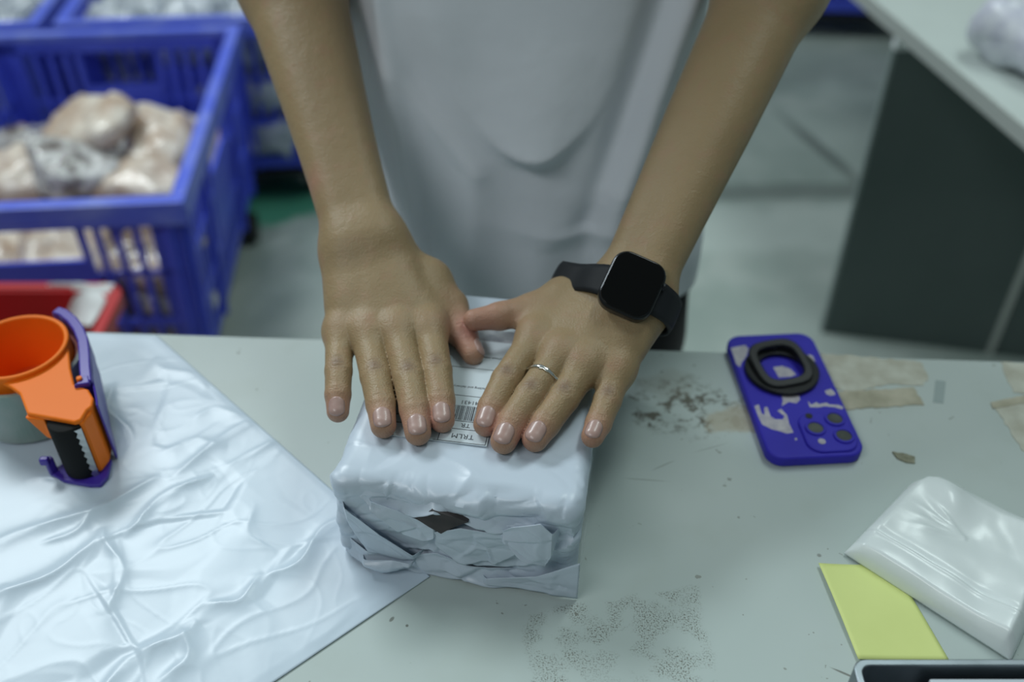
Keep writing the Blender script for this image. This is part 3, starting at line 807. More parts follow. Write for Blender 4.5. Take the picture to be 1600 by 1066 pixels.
# the arm/torso smooth union must not glue the hands together
def body_sdf2(p):
    return body_sdf(p)
def axis_nonuni(segs):
    out = [segs[0][0]]
    for a, c, st in segs:
        n = max(1, int(round((c-a)/st)))
        out += list(np.linspace(a, c, n+1)[1:])
    return np.array(out, np.float32)
def surface_nets(sdf, xs, ys, zs, B=8):
    n = [len(xs), len(ys), len(zs)]
    def pad(a):
        k = (-len(a)) % B
        if k: a = np.concatenate([a, a[-1] + (a[-1]-a[-2])*np.arange(1, k+1)])
        return a.astype(np.float32)
    xs, ys, zs = pad(xs), pad(ys), pad(zs)
    nx, ny, nz = len(xs), len(ys), len(zs)
    D = np.full((nx, ny, nz), 1.0, np.float32)
    bx_, by_, bz_ = nx//B, ny//B, nz//B
    def cen(a): 
        r = a.reshape(-1, B); return (r[:, 0]+r[:, -1])/2, (r[:, -1]-r[:, 0])/2
    cx, hx = cen(xs); cy, hy = cen(ys); cz, hz = cen(zs)
    G = np.stack(np.meshgrid(cx, cy, cz, indexing='ij'), -1).reshape(-1, 3)
    Hh = np.stack(np.meshgrid(hx, hy, hz, indexing='ij'), -1).reshape(-1, 3)
    dc = np.concatenate([sdf(G[i:i+200000]) for i in range(0, len(G), 200000)])
    rad = np.sqrt((Hh**2).sum(1))*1.3 + .002
    act = np.abs(dc) < rad
    sgn = np.sign(dc).reshape(bx_, by_, bz_)
    Dv = D.reshape(bx_, B, by_, B, bz_, B)
    Dv[:] = sgn[:, None, :, None, :, None]
    ids = np.nonzero(act)[0]
    ii, jj, kk = np.unravel_index(ids, (bx_, by_, bz_))
    CH = 600
    for s0 in range(0, len(ids), CH):
        i, j, k = ii[s0:s0+CH], jj[s0:s0+CH], kk[s0:s0+CH]
        X_ = xs.reshape(-1, B)[i][:, :, None, None]; Y_ = ys.reshape(-1, B)[j][:, None, :, None]; Z_ = zs.reshape(-1, B)[k][:, None, None, :]
        X_, Y_, Z_ = np.broadcast_arrays(X_, Y_, Z_)
        p = np.stack([X_.ravel(), Y_.ravel(), Z_.ravel()], 1)
        v = sdf(p).reshape(len(i), B, B, B)
        for q in range(len(i)):
            Dv[i[q], :, j[q], :, k[q], :] = v[q]
    S = D < 0
    c = np.zeros((nx-1, ny-1, nz-1), np.int8)
    for a in (0, 1):
        for b_ in (0, 1):
            for e in (0, 1):
                c += S[a:nx-1+a, b_:ny-1+b_, e:nz-1+e]
    cells = np.nonzero((c > 0) & (c < 8))
    idx = -np.ones((nx-1, ny-1, nz-1), np.int32)
    idx[cells] = np.arange(len(cells[0]))
    ci, cj, ck = cells
    acc = np.zeros((len(ci), 3)); cnt = np.zeros(len(ci))
    corners = [(a, b_, e) for a in (0, 1) for b_ in (0, 1) for e in (0, 1)]
    for u_ in corners:
        for ax in range(3):
            if u_[ax]: continue
            v_ = list(u_); v_[ax] = 1
            d0 = D[ci+u_[0], cj+u_[1], ck+u_[2]]; d1 = D[ci+v_[0], cj+v_[1], ck+v_[2]]
            m = (d0 < 0) != (d1 < 0)
            t = np.where(m, d0/(d0-d1+1e-12), 0)
            p0 = np.stack([xs[ci+u_[0]], ys[cj+u_[1]], zs[ck+u_[2]]], 1); p1 = np.stack([xs[ci+v_[0]], ys[cj+v_[1]], zs[ck+v_[2]]], 1)
            acc += np.where(m[:, None], p0+(p1-p0)*t[:, None], 0); cnt += m
    V = acc/cnt[:, None]
    F = []
    for ax in range(3):
        sl0 = [slice(None)]*3; sl1 = [slice(None)]*3
        sl0[ax] = slice(0, -1); sl1[ax] = slice(1, None)
        ch = S[tuple(sl0)] != S[tuple(sl1)]
        e = np.array(np.nonzero(ch)).T
        o1, o2 = [(1, 2), (2, 0), (0, 1)][ax]
        ok = (e[:, o1] > 0) & (e[:, o2] > 0) & (e[:, o1] < (nx, ny, nz)[o1]-1) & (e[:, o2] < (nx, ny, nz)[o2]-1)
        e = e[ok]
        inside = S[e[:, 0], e[:, 1], e[:, 2]]
        quad = []
        for (a, b_) in ((0, 0), (-1, 0), (-1, -1), (0, -1)):
            q = e.copy(); q[:, o1] += a; q[:, o2] += b_
            quad.append(idx[q[:, 0], q[:, 1], q[:, 2]])
        quad = np.stack(quad, 1)
        quad[~inside] = quad[~inside][:, ::-1]
        F.append(quad)
    return V, np.concatenate(F)
def project(sdf, V, it=2):
    V = V.astype(np.float32); e = 4e-4
    for _ in range(it):
        d = sdf(V); g = np.zeros_like(V)
        for ax in range(3):
            o = np.zeros(3, np.float32); o[ax] = e
            g[:, ax] = (sdf(V+o)-sdf(V-o))/(2*e)
        g2 = (g*g).sum(1)
        V = V - np.clip(d, -.001, .001)[:, None]*g/np.maximum(g2, .25)[:, None]
    return V, g
import time; _t = time.time()
FINE = 0.0010
xs = axis_nonuni([(-.29, -.145, .004), (-.145, .125, FINE), (.125, .32, .004)])
ys = axis_nonuni([(.44, .66, FINE), (.66, .80, .003), (.80, 1.06, .006)])
zs = axis_nonuni([(TZ-.18, TZ+.07, .008), (TZ+.07, TZ+.175, FINE), (TZ+.175, TZ+.28, .0025), (TZ+.28, TZ+.60, .007), (TZ+.60, TZ+.86, .0035)])
V, F = surface_nets(body_sdf2, xs, ys, zs)
V, G = project(body_sdf2, V)
print('body', len(V), len(F), time.time()-_t)
me = bpy.data.meshes.new('body'); me.vertices.add(len(V)); me.vertices.foreach_set('co', V.ravel())
me.loops.add(F.size); me.loops.foreach_set('vertex_index', F.ravel().astype(np.int32))
me.polygons.add(len(F)); me.polygons.foreach_set('loop_start', np.arange(0, F.size, 4, dtype=np.int32))
me.update(calc_edges=True); me.validate()
person = thing('person', (0.012, .90, 0), 'person in a white t-shirt and black trousers pressing both hands flat on a white parcel', 'person')
Pinv = Matrix.Translation((-.012, -.90, 0))
me.transform(Pinv)
# tone attribute: r = pinkness, g = darker creases
tone = np.zeros((len(V), 4), np.float32); tone[:, 3] = 1
def bump_at(c, s): return np.exp(-(((V-np.asarray(c, np.float32))**2).sum(1))/(s*s))
for H in (LH, RH):
    for i in range(4):
        J = H.f[i]
        tone[:, 0] += .62*bump_at(J[3], .013) + .35*bump_at(J[2]*.5+J[3]*.5, .012) + .16*bump_at(J[0]+H.n*.01, .009) + .16*bump_at(J[1], .010)
        tone[:, 1] += .85*bump_at(J[1]+np.array((0, 0, H.r[i][1])), .0050) + .10*bump_at(J[2]+np.array((0, 0, H.r[i][2])), .004)
    T = H.thumb
    for c, s, k in ((T[3], .017, .6), (T[2], .017, .6), (T[1], .013, .35)): tone[:, 0] += k*bump_at(c, s)
tone[:, 0] += .5*bump_at(PD(482, 282, .775), .012)
tone = np.clip(tone, 0, 1)
ca = me.color_attributes.new('tone', 'FLOAT_COLOR', 'POINT'); ca.data.foreach_set('color', tone.ravel())
body = link('body', me, m_skin, person)

# fingernails, laid on the finished fingertip surface
def nail(H, J2, J3, r, upg, wd, ln, lift=0.0, dshift=0.0):
    dd = nrm(J3-J2); up = np.array(upg, float); up = nrm(up - dd*(up@dd)); lat = np.cross(dd, up)
    nu_, nv_ = 11, 13; pts = []
    for j in range(nv_):
        t = j/(nv_-1)*2-1
        for i in range(nu_):
            s_ = i/(nu_-1)*2-1
            # rounded outline
            k = (1-.10*t*t) * (1 - max(0, abs(t)-.55)**2*1.6)
            u_ = s_*wd/2*k
            v_ = t*ln/2 + (1-s_*s_)*(.0011 if t > 0 else -.0011)*abs(t)
            c = J3 + dd*(v_ - ln*.5 + r*.62 + dshift) + lat*u_ + up*.02
            pts.append(c)
    p = np.array(pts, np.float32)
    for _ in range(30):
        d = hand_sdf(p, H)
        p = p - up.astype(np.float32)*np.clip(d, -.002, .003)[:, None]*.9
    tt = np.repeat(np.linspace(-1, 1, nv_), nu_); ss = np.tile(np.linspace(-1, 1, nu_), nv_)
    off = .00028*(1-ss**4*.9)*(1-np.clip(-tt, 0, 1)**6) + .00025*np.clip(tt, 0, 1)
    p = p + up.astype(np.float32)*off[:, None]
    me = grid_mesh('fingernail', p.tolist(), nu_, nv_); me.transform(Pinv)
    o = link('fingernail', me, m_nail, body)
    md = o.modifiers.new('s', 'SOLIDIFY'); md.thickness = .0003; md.offset = 0
    return o
for H in (LH, RH):
    for i in range(4):
        J = H.f[i]; nail(H, J[2], J[3], H.r[i][3], (0, -.15, 1), H.r[i][3]*1.42, .0132 if i < 3 else .0115)
nail(LH, LH.thumb[2], LH.thumb[3], LH.tr[3], (.75, .1, .6), .0105, .012)
# ---- t-shirt
def shirt_mesh():
    zl = [ -.035, .0, .04, .10, .16, .22, .28, .34, .42, .48, .52, .545, .57]
    Wd = [ .192, .190, .184, .176, .168, .165, .168, .176, .184, .176, .130, .085, .064]
    Dp = [ .127, .126, .124, .119, .113, .107, .101, .096, .098, .100, .080, .066, .060]
    Cy = [ .888, .888, .889, .892, .896, .902, .910, .918, .925, .928, .925, .915, .905]
    nz_, na = 210, 260; V = []
    for j in range(nz_):
        z = zl[0] + (zl[-1]-zl[0])*j/(nz_-1)
        W_ = np.interp(z, zl, Wd); D_ = np.interp(z, zl, Dp); C_ = np.interp(z, zl, Cy)
        for i in range(na):
            a = 2*PI*i/na
            ca_, sa = math.cos(a), math.sin(a)
            e = 0.82
            x = .012 + W_*math.copysign(abs(ca_)**e, ca_); y = C_ + D_*math.copysign(abs(sa)**e, sa)
            f = 0.0
            if sa < 0:
                fr = min(1, -sa*2)
                X0 = x
                # pouch fold in the middle
                zc_ = .140 + 11*(X0-.018)**2; s_ = z - zc_
                win = math.exp(-((X0-.018)/.038)**2)
                f += .025*win*(math.exp(-s_/.065) if s_ > 0 else max(0, 1+s_/.018)**1.5)
                zc_ = .060 + 2.0*(X0-.055)**2; s_ = z - zc_
                f += .009*math.exp(-((X0-.06)/.055)**2)*(math.exp(-s_/.04) if s_ > 0 else max(0, 1+s_/.02)**1.5)
                # vertical drapes
                for (xa, za, xb, zb, h, wd) in ((.160, .26, .100, .10, .018, .018), (.128, .27, .072, .07, -.015, .015), (-.10, .20, -.035, .12, .007, .012), (-.115, .26, -.085, .0, .012, .012), (-.07, .25, -.03, .13, .006, .02), (.085, .09, .10, -.03, .010, .02), (-.04, .07, -.05, -.03, .006, .018), (.03, .05, .02, -.03, .005, .018)):
                    t = max(0, min(1, (z-za)/(zb-za))) if zb != za else 0
                    xl = xa + (xb-xa)*t
                    ext = math.exp(-(max(0, z-za)+max(0, zb-z))/.03)
                    f += h*math.exp(-((X0-xl)/wd)**2)*ext
                f -= .022*max(0, min(1, (-.106 - X0 - .05*(z-.1))/.018))
                f *= fr
            nn = noise.noise(Vector((x*9, y*9, z*6)))*.004 + noise.noise(Vector((x*24, y*20, z*14)))*.0022
            L = math.hypot(ca_*D_, sa*W_)
            nx_, ny_ = ca_*D_/L, sa*W_/L
            hemw = .004*math.sin(a*7)*max(0, 1-(z+.035)/.08)
            k = nn + hemw
            V.append((x + nx_*k - .012, y + ny_*k - f - .90, TZ + z))
    return grid_mesh('t_shirt', V, na, nz_, wrap_u=True)
sh = link('t_shirt', shirt_mesh(), m_shirt, person)
md = sh.modifiers.new('s', 'SOLIDIFY'); md.thickness = .0015
tag(sh, 'white cotton t-shirt', None)
for H, sg in ((LH, -1), (RH, 1)):
    bm = bmesh.new()
    s = Vector(H.s); e = Vector(H.e); m_ = s.lerp(e, .42)
    inn = Vector((.012+sg*.10, .93, TZ+.48))
    n_ = 28; rings = []
    pl = [inn, s.lerp(inn, .35), s, s.lerp(m_, .5), m_]; rl = [.062, .070, .078, .070, .072]
    for i, p_ in enumerate(pl):
        t = (pl[min(i+1, 4)]-pl[max(i-1, 0)]).normalized(); a = t.cross(Vector((0, 1, 0))).normalized(); b_ = a.cross(t)
        rings.append([bm.verts.new(p_ + (a*math.cos(2*PI*k/n_)+b_*math.sin(2*PI*k/n_))*rl[i]*(1+.03*math.sin(k*2.1+i)) - Vector((.012, .90, 0))) for k in range(n_)])
    for i in range(4):
        for k in range(n_): bm.faces.new((rings[i][k], rings[i][(k+1) % n_], rings[i+1][(k+1) % n_], rings[i+1][k]))
    o = obj('sleeve', bm, m_shirt, sh, smooth=True)
    o.modifiers.new('s', 'SUBSURF').levels = 1; o.modifiers['s'].render_levels = 1
# ---- trousers, shoes, hair
def lathe_tube(bm, cs, n=36):
    rings = []
    for (x, y, z, rx, ry) in cs:
        rings.append([bm.verts.new((x+rx*math.cos(2*PI*k/n), y+ry*math.sin(2*PI*k/n), z)) for k in range(n)])
    for i in range(len(rings)-1):
        for k in range(n): bm.faces.new((rings[i][k], rings[i][(k+1) % n], rings[i+1][(k+1) % n], rings[i+1][k]))
    bm.faces.new(rings[0][::-1]); bm.faces.new(rings[-1])
bm = bmesh.new()
lathe_tube(bm, [(0, 0, TZ+.02, .165, .105), (0, 0, TZ-.02, .178, .115), (0, 0, TZ-.08, .187, .122), (0, 0, TZ-.14, .185, .120), (0, 0, TZ-.19, .15, .10)])
for sx in (-1, 1):
    lathe_tube(bm, [(sx*.088, 0, TZ-.05, .094, .112), (sx*.092, 0, TZ-.15, .097, .112), (sx*.094, .0, TZ-.30, .082, .092), (sx*.096, .01, TZ-.42, .072, .08), (sx*.10, .02, TZ-.60, .066, .07), (sx*.10, .02, .03, .064, .068)])
tr = obj('trousers', bm, m_trousers, person, smooth=True)
tag(tr, 'black trousers', None)
for sx in (-1, 1):
    bm = bmesh.new(); n = 16; rings = []
    for (y, hw_, ht) in ((.10, .015, .02), (.085, .034, .07), (.04, .040, .09), (-.02, .042, .085), (-.08, .046, .06), (-.13, .042, .045), (-.16, .022, .03)):
        rings.append([bm.verts.new((sx*.10 + hw_*math.cos(2*PI*k/n), y, max(0, ht/2 + (ht/2)*math.sin(2*PI*k/n)*1.0))) for k in range(n)])
    for i in range(len(rings)-1):
        for k in range(n): bm.faces.new((rings[i][k], rings[i][(k+1) % n], rings[i+1][(k+1) % n], rings[i+1][k]))
    bm.faces.new(rings[0]); bm.faces.new(rings[-1][::-1])
    obj('shoe', bm, m_shoe, person, smooth=True)
def hair_sdf(p):
    q = headc
    d = ellip(p, q+np.array((0, .016, .016)), (.084, .098, .108))
    face = ellip(p, q+np.array((0, -.075, -.040)), (.068, .065, .095))
    low = -(p[:, 2] - (q[2]-.075))
    d = np.maximum(d, -face); d = np.maximum(d, low.astype(np.float32))
    return d + .002*np.sin(p[:, 0]*300+p[:, 2]*40)
xs2 = np.arange(-.10, .13, .004); ys2 = np.arange(.72, 1.0, .004); zs2 = np.arange(TZ+.62, TZ+.90, .004)
V2, F2 = surface_nets(hair_sdf, xs2, ys2, zs2)
me = bpy.data.meshes.new('hair'); me.from_pydata((V2-np.array((.012, .90, 0))).tolist(), [], F2.tolist()); me.update()
link('hair', me, m_hair, person)

WROT = 27
# ---- smartwatch on the right-hand wrist of the frame
wa, wl, wn = Vector(RH.a), Vector(RH.l), Vector(RH.n)
if wl.x < 0: wl = -wl
wc = PD(996, 444, .70)
wc_ax = Vector(RH.w) + wa*((wc - Vector(RH.w)).dot(wa))
# frame: X along strap (lateral), Y along the arm, Z out of the wrist
if wl.cross(wa).dot(wn) < 0: wl = -wl
def rot_frame(ang):
    q = Matrix.Rotation(ang, 3, wa)
    return q @ wl, q @ wn
xl, zn = rot_frame(R(WROT))
Mw = Matrix((( xl.x, wa.x, zn.x, wc_ax.x), (xl.y, wa.y, zn.y, wc_ax.y), (xl.z, wa.z, zn.z, wc_ax.z), (0, 0, 0, 1)))
watch = thing('smartwatch', wc_ax, 'black smartwatch with blank square screen and black strap on the right-hand wrist', 'watch')
watch.matrix_world = Mw
def wrist_r(ang):   # cross-section radius of the wrist in the watch frame, by marching the body surface
    d = np.array(xl*math.cos(ang) + zn*math.sin(ang)); c0_ = np.array(wc_ax)
    t = .05
    for _ in range(25):
        t -= float(body_sdf2((c0_ + d*t)[None].astype(np.float32))[0])*.9
    return t
rad = [max(wrist_r(2*PI*k/48), .014) for k in range(48)]
zt = rad[12]
bm = bmesh.new()
prism(bm, rrect(.0405, .0465, .0116, 10), zt-.0015, zt+.0088)
case = obj('watch_case', bm, m_watchc, watch, smooth=False, bevel=.0026, seg=4)
bm = bmesh.new(); prism(bm, rrect(.0373, .0433, .0102, 10), zt+.0086, zt+.0098)
obj('watch_screen', bm, m_watch, watch, bevel=.0008, seg=3)
bm = bmesh.new(); Mc = Matrix.Translation((.0199, .009, zt+.004)) @ Matrix.Rotation(PI/2, 4, 'Y'); cyl(bm, (0, 0), .0034, 0, .0018, 20, Mc)
obj('crown', bm, m_watchc, watch, bevel=.0004)
V = []; nn = 48; nwid = 7
for j in range(nwid):
    yy = -.0115 + .023*j/(nwid-1)
    for k in range(nn):
        a = 2*PI*k/nn; 
        r_ = rad[k] + .0024 - .0008*(abs(j-3)/3)**3
        # meet the case at its short flanks
        if math.sin(a) > .45: r_ = rad[k] + .0022
        sc = 1 + .25*max(0, math.sin(a))**3
        V.append((r_*math.cos(a), yy*sc, r_*math.sin(a)))
me = grid_mesh('watch_strap', V, nn, nwid, wrap_u=True)
st = link('watch_strap', me, m_strap, watch)
md = st.modifiers.new('s', 'SOLIDIFY'); md.thickness = .0022; md.offset = 0

# ---- ring on the middle finger
J = RH.f[1]; rd = nrm(J[1]-J[0]); rcen = J[0] + (J[1]-J[0])*.60
up = nrm(np.array((0, 0, 1.)) - rd*rd[2]); lat = np.cross(rd, up)
V = []; nr, nc_ = 56, 8
for k in range(nr):
    a = 2*PI*k/nr
    d = lat*math.cos(a) + up*math.sin(a); t = .03
    for _ in range(20): t -= float(body_sdf2((rcen + d*t)[None].astype(np.float32))[0])*.9
    t = min(t, .0128)
    wdt = .0011 + .0009*max(0, math.sin(a))**4*(1+.4*math.sin(a*14))
    for j in range(nc_):
        b_ = 2*PI*j/nc_
        V.append(rcen + d*(t + .0004 + .0008*math.cos(b_)*(1+.5*max(0, math.sin(a))**8*(.6+.4*math.sin(a*20)))) + rd*wdt*math.sin(b_))
F_ = [(k*nc_+j, k*nc_+(j+1) % nc_, ((k+1) % nr)*nc_+(j+1) % nc_, ((k+1) % nr)*nc_+j) for k in range(nr) for j in range(nc_)]
me = bpy.data.meshes.new('finger_ring'); me.from_pydata([tuple(v - rcen) for v in V], [], F_); me.update()
fr_ = link('finger_ring', me, m_silver); fr_.location = rcen
tag(fr_, 'thin silver ring with a twisted crown on the middle finger of the right-hand hand', 'ring')

# ------------------------------------------------------------------ phone
ph = thing('phone', (.2325, .608, TZ), 'smartphone lying face down in a blue case with worn white print', 'phone', rz=R(4))
Mph = Matrix.Translation((.2325, .608, TZ)) @ Matrix.Rotation(R(4), 4, 'Z'); Mphi = Mph.inverted()
PT = .0105
bm = bmesh.new(); prism(bm, rrect(.0775, .150, .0135, 10), .0004, PT)
obj('phone_case', bm, m_case, ph, bevel=.0022, seg=4)
bm = bmesh.new(); prism(bm, rrect(.0700, .1420, .0105, 8), .0001, .0006)
obj('phone_screen', bm, m_watch, ph)
def ph_at(px, py, h=PT): 
    return Mphi @ P(px, py, h)
def c6(x, y): return (1100 + x/4.443, 500 + y/4.443)
cb = ph_at(*c6(860, 770), PT+.0025)
bm = bmesh.new(); prism(bm, [(cb.x+x, cb.y+y) for x, y in rrect(.041, .043, .012, 8)], PT-.0006, PT+.0022)
bump = obj('camera_island', bm, m_case, ph, bevel=.0014, seg=3)
for (x, y, r_) in ((908, 685, .0066), (775, 750, .0066), (972, 803, .0066)):
    q = ph_at(*c6(x, y), PT+.003)
    bm = bmesh.new(); ring_solid(bm, (q.x, q.y), r_*1.25, r_*.92, PT+.0018, PT+.0038, 32); obj('lens_rim', bm, m_case, bump, bevel=.0005)
    bm = bmesh.new(); cyl(bm, (q.x, q.y), r_*.93, PT+.0015, PT+.0029, 32); obj('camera_lens', bm, m_lens, bump)
for (x, y, r_, m_) in ((728, 668, .0030, m_blackpl), (818, 845, .0030, m_caseprint)):
    q = ph_at(*c6(x, y), PT+.0022)
    bm = bmesh.new(); cyl(bm, (q.x, q.y), r_, PT+.0012, PT+.0026, 20); obj('flash' if r_ == .0030 and m_ is m_caseprint else 'sensor', bm, m_, bump)
def decal(pts, name='worn_print', h=PT, m=m_caseprint):
    bm = bmesh.new(); q = [ph_at(*c6(x, y), h) for x, y in pts]
    prism(bm, [(v.x, v.y) for v in q][::-1], h-.0004, h+.0001); return obj(name, bm, m, ph)
decal([(350,600),(380,588),(400,650),(420,660),(418,608),(440,605),(462,670),(495,690),(545,692),(560,668),(508,632),(535,618),(578,665),(590,720),(622,782),(575,790),(520,772),(470,760),(405,728),(380,680)])
decal([(185,195),(285,175),(310,200),(290,260),(265,290),(250,330),(225,310),(205,250)])
decal([(540,530),(660,528),(668,556),(640,580),(590,570),(540,598),(548,560)])
decal([(838,492),(880,480),(905,500),(912,520),(880,528),(850,516)])
decal([(720,565),(738,580),(742,592),(780,572),(800,585),(850,575),(870,588),(930,590),(968,605),(960,622),(900,606),(840,600),(790,608),(735,606)])
decal([(720,240),(755,250),(775,290),(740,280)])
decal([(480,330),(540,320),(600,340),(640,380),(600,395),(520,400),(500,365)])
decal([(628,822),(645,820),(648,836),(632,836)])
# folding ring grip
gq = ph_at(*c6(540, 345), PT+.003)
grip = thing('phone_grip', Mph @ Vector((gq.x, gq.y, PT)), 'black round magnetic ring grip with a rounded-square loop, stuck on the blue phone', 'phone grip', rz=R(4))
bm = bmesh.new(); ring_solid(bm, (0, 0), .0310, .0195, 0.0001, .0046, 64); obj('grip_base', bm, m_blackpl, grip, bevel=.0010, seg=2)
def sq(r, e=3.4):
    return lambda a: r/((abs(math.cos(a-PI/20))**e + abs(math.sin(a-PI/20))**e)**(1/e))
bm = bmesh.new()
Mg = Matrix.Translation((-.001, .0035, .0052)) @ Matrix.Rotation(R(5), 4, 'X') @ Matrix.Scale(1.12, 4, (0, 1, 0))
ring_solid(bm, (0, 0), sq(.0240), sq(.0170), 0, .0042, 64, Mg); obj('grip_loop', bm, m_blackpl, grip, bevel=.0012, seg=2)
bm = bmesh.new(); cyl(bm, (0, .026), .004, .003, .0078, 20); obj('hinge', bm, m_blackpl, grip, bevel=.001)

# ------------------------------------------------------------------ folded milky bag and yellow note
def note():
    c = [P(1278, 883, .001), P(1393, 883, .001), P(1484, 1032, .001), P(1340, 1032, .001)]
    V = []; n = 20
    for j in range(n):
        for i in range(n):
            u_, v_ = i/(n-1), j/(n-1)
            p = c[0]*(1-u_)*(1-v_)+c[1]*u_*(1-v_)+c[2]*u_*v_+c[3]*(1-u_)*v_
            p = p.copy(); p.z = TZ + .0008 + .0022*(1-u_)**3 + .0007*math.sin(v_*4)
            V.append(p)
    o = link('sticky_note', grid_mesh('sticky_note', V, n, n), m_note)
    o.modifiers.new('s', 'SOLIDIFY').thickness = .0003
    return o
tag(note(), 'square pale yellow sticky note under the folded milky bag', 'note')
def milky():
    L_, T_, R_, B_ = P(1318, 868, 0), P(1440, 742, 0), P(1612, 828, 0), P(1578, 1036, 0)
    V = []; nu_, nv_ = 90, 80
    H0 = .013
    for j in range(nv_):
        v_ = j/(nv_-1)
        for i in range(nu_):
            u_ = i/(nu_-1)
            # u: L->B (front long side), v: front -> back (L->T, B->R)
            p = L_*(1-u_)*(1-v_) + B_*u_*(1-v_) + R_*u_*v_ + T_*(1-u_)*v_
            # bowed sides
            p = p + (L_-B_).normalized()*(-.008*math.sin(v_*PI)*u_)
            cc_ = max(0, (v_-.80)/.20)*max(0, (.16-u_)/.16)
            p = p.lerp((L_+B_+R_+T_)/4, .20*cc_)
            e = min(1, min(u_, 1-u_)*14)**.5*min(1, (1-v_)*9)**.5
            fr = min(1, v_*16)**.5
            x_, y_ = u_, v_
            sag = .0045*math.exp(-((u_-.55)/.3)**2)*math.exp(-((v_-.62)/.2)**2)
            ridge = .0016*math.exp(-((v_-.20)/.010)**2) - .0022*math.exp(-((v_-.235)/.02)**2)
            fan = 0
            for k in range(4):
                a0 = R(8 + 15*k); cx_, cy_ = .52, .56
                dx_, dy_ = cx_-u_, v_-cy_+ (u_-cx_)*0
                dist = abs(dx_*math.sin(a0-.5) + dy_*math.cos(a0-.5)); al = dx_*math.cos(a0-.5) - dy_*math.sin(a0-.5)
                if al > 0: fan += .0016*math.exp(-(dist/.016)**2)*math.exp(-((al-.18)/.13)**2)
            nz_ = noise.noise(Vector((u_*5, v_*5, 2)))*.0020
            peak = .006*math.exp(-((u_-.32)/.16)**2)*math.exp(-((v_-.78)/.13)**2)
            corner = .004*math.exp(-((u_-.95)/.12)**2)
            h = (H0 - sag + ridge + fan + nz_ + peak + corner*(1-v_))*e*fr
            q = p.copy(); q.z = TZ + .0030 + h
            V.append(q)
    me = grid_mesh('folded_bag', V, nu_, nv_)
    # closed underside
    bm = bmesh.new(); bm.from_mesh(me)
    be = [e for e in bm.edges if e.is_boundary]
    r_ = bmesh.ops.extrude_edge_only(bm, edges=be)
    nvs = [g for g in r_['geom'] if isinstance(g, bmesh.types.BMVert)]
    for v in nvs: v.co.z = TZ + .0018
    bmesh.ops.contextual_create(bm, geom=[e for e in bm.edges if e.is_boundary])
    return bm
fb = obj('folded_bag', milky(), m_foam, None, smooth=True)
tag(fb, 'folded milky translucent plastic bag on the yellow sticky note', 'plastic bag')

# ------------------------------------------------------------------ steel tray at the near corner
t0 = P(1330, 1030, .045); 
tray = thing('steel_tray', (t0.x+.16, t0.y-.11, TZ), 'shallow open brushed steel tray at the near right corner of the table', 'tray')
bm = bmesh.new(); wv = .32; dv = .22; th = .0022; zt_ = .045
o_ = rrect(wv, dv, .008, 6); i_ = rrect(wv-2*th*2, dv-2*th*2, .006, 6)
n = len(o_); vo0 = [bm.verts.new((x, y, .0005)) for x, y in o_]; vo1 = [bm.verts.new((x, y, zt_)) for x, y in o_]
vi1 = [bm.verts.new((x, y, zt_)) for x, y in i_]; vi0 = [bm.verts.new((x, y, .004)) for x, y in i_]
for a, c in ((vo0, vo1), (vo1, vi1), (vi1, vi0)):
    for k in range(n): bm.faces.new((a[k], a[(k+1) % n], c[(k+1) % n], c[k]))
bm.faces.new(vi0); bm.faces.new(vo0[::-1])
obj('tray_body', bm, m_steel, tray, bevel=.0008)
bm = bmesh.new(); bx(bm, -wv/2+.045, wv/2-.02, -dv/2+.02, dv/2-.010, .0045, .040)
pb = obj('paper_stack', bm, simple('grey_white_card', (.52, .58, .63), .5), None, bevel=.001); pb.location = tray.location
tag(pb, 'pale grey card stack lying inside the steel tray', 'paper stack')

# ------------------------------------------------------------------ tape dispenser
H0 = .060; tb = SHEET_TOP*.35
dl = P(100, 660, H0)
disp = thing('tape_dispenser', (dl.x, dl.y, TZ+tb), 'orange and violet hand tape dispenser lying on the plastic sheet', 'tape dispenser')
def DV(px, py, h): 
    q = P(px, py, h+tb) - Vector((dl.x, dl.y, TZ+tb)); return q
hub = DV(25, 543, .062)
HC = (hub.x, hub.y)
RO = .0400
# top plate with neck
def plate_pts(h):
    # ring arc from the left underside round to the neck, then the head block
    pts = []
    for k in range(25):
        a = R(-100 - (340-180)*0 + 0)
    return pts
nk = [DV(x, y, H0) for x, y in ((107, 540), (110, 575), (116, 600), (138, 608), (146, 622), (144, 634), (136, 640), (126, 656), (116, 659), (42, 646), (36, 630), (30, 614), (16, 604), (2, 598))]
bm = bmesh.new()
arc = []
a_start = math.atan2(nk[-1].y-HC[1], nk[-1].x-HC[0]); a_end = math.atan2(nk[0].y-HC[1], nk[0].x-HC[0])
for k in range(1, 20):     # short inner arc under the hub from last neck point back to the first (through the hub's lower right)
    a = a_start + (a_end - a_start)*k/20
    arc.append((HC[0]+RO*.93*math.cos(a), HC[1]+RO*.93*math.sin(a)))
prism(bm, [(p.x, p.y) for p in nk] + [p for p in arc], H0-.0045, H0)
plate = obj('top_plate', bm, m_orange, disp, bevel=.0016, seg=3)
bm = bmesh.new(); ring_solid(bm, HC, RO, RO-.0040, .004, .0640, 72)
obj('hub', bm, m_orange, disp, smooth=False, bevel=.0016, seg=3)
bm = bmesh.new(); cyl(bm, HC, RO-.004, .010, .013, 64)
obj('hub_floor', bm, simple('deep_orange_plastic', (.75, .12, .02), .45), disp)
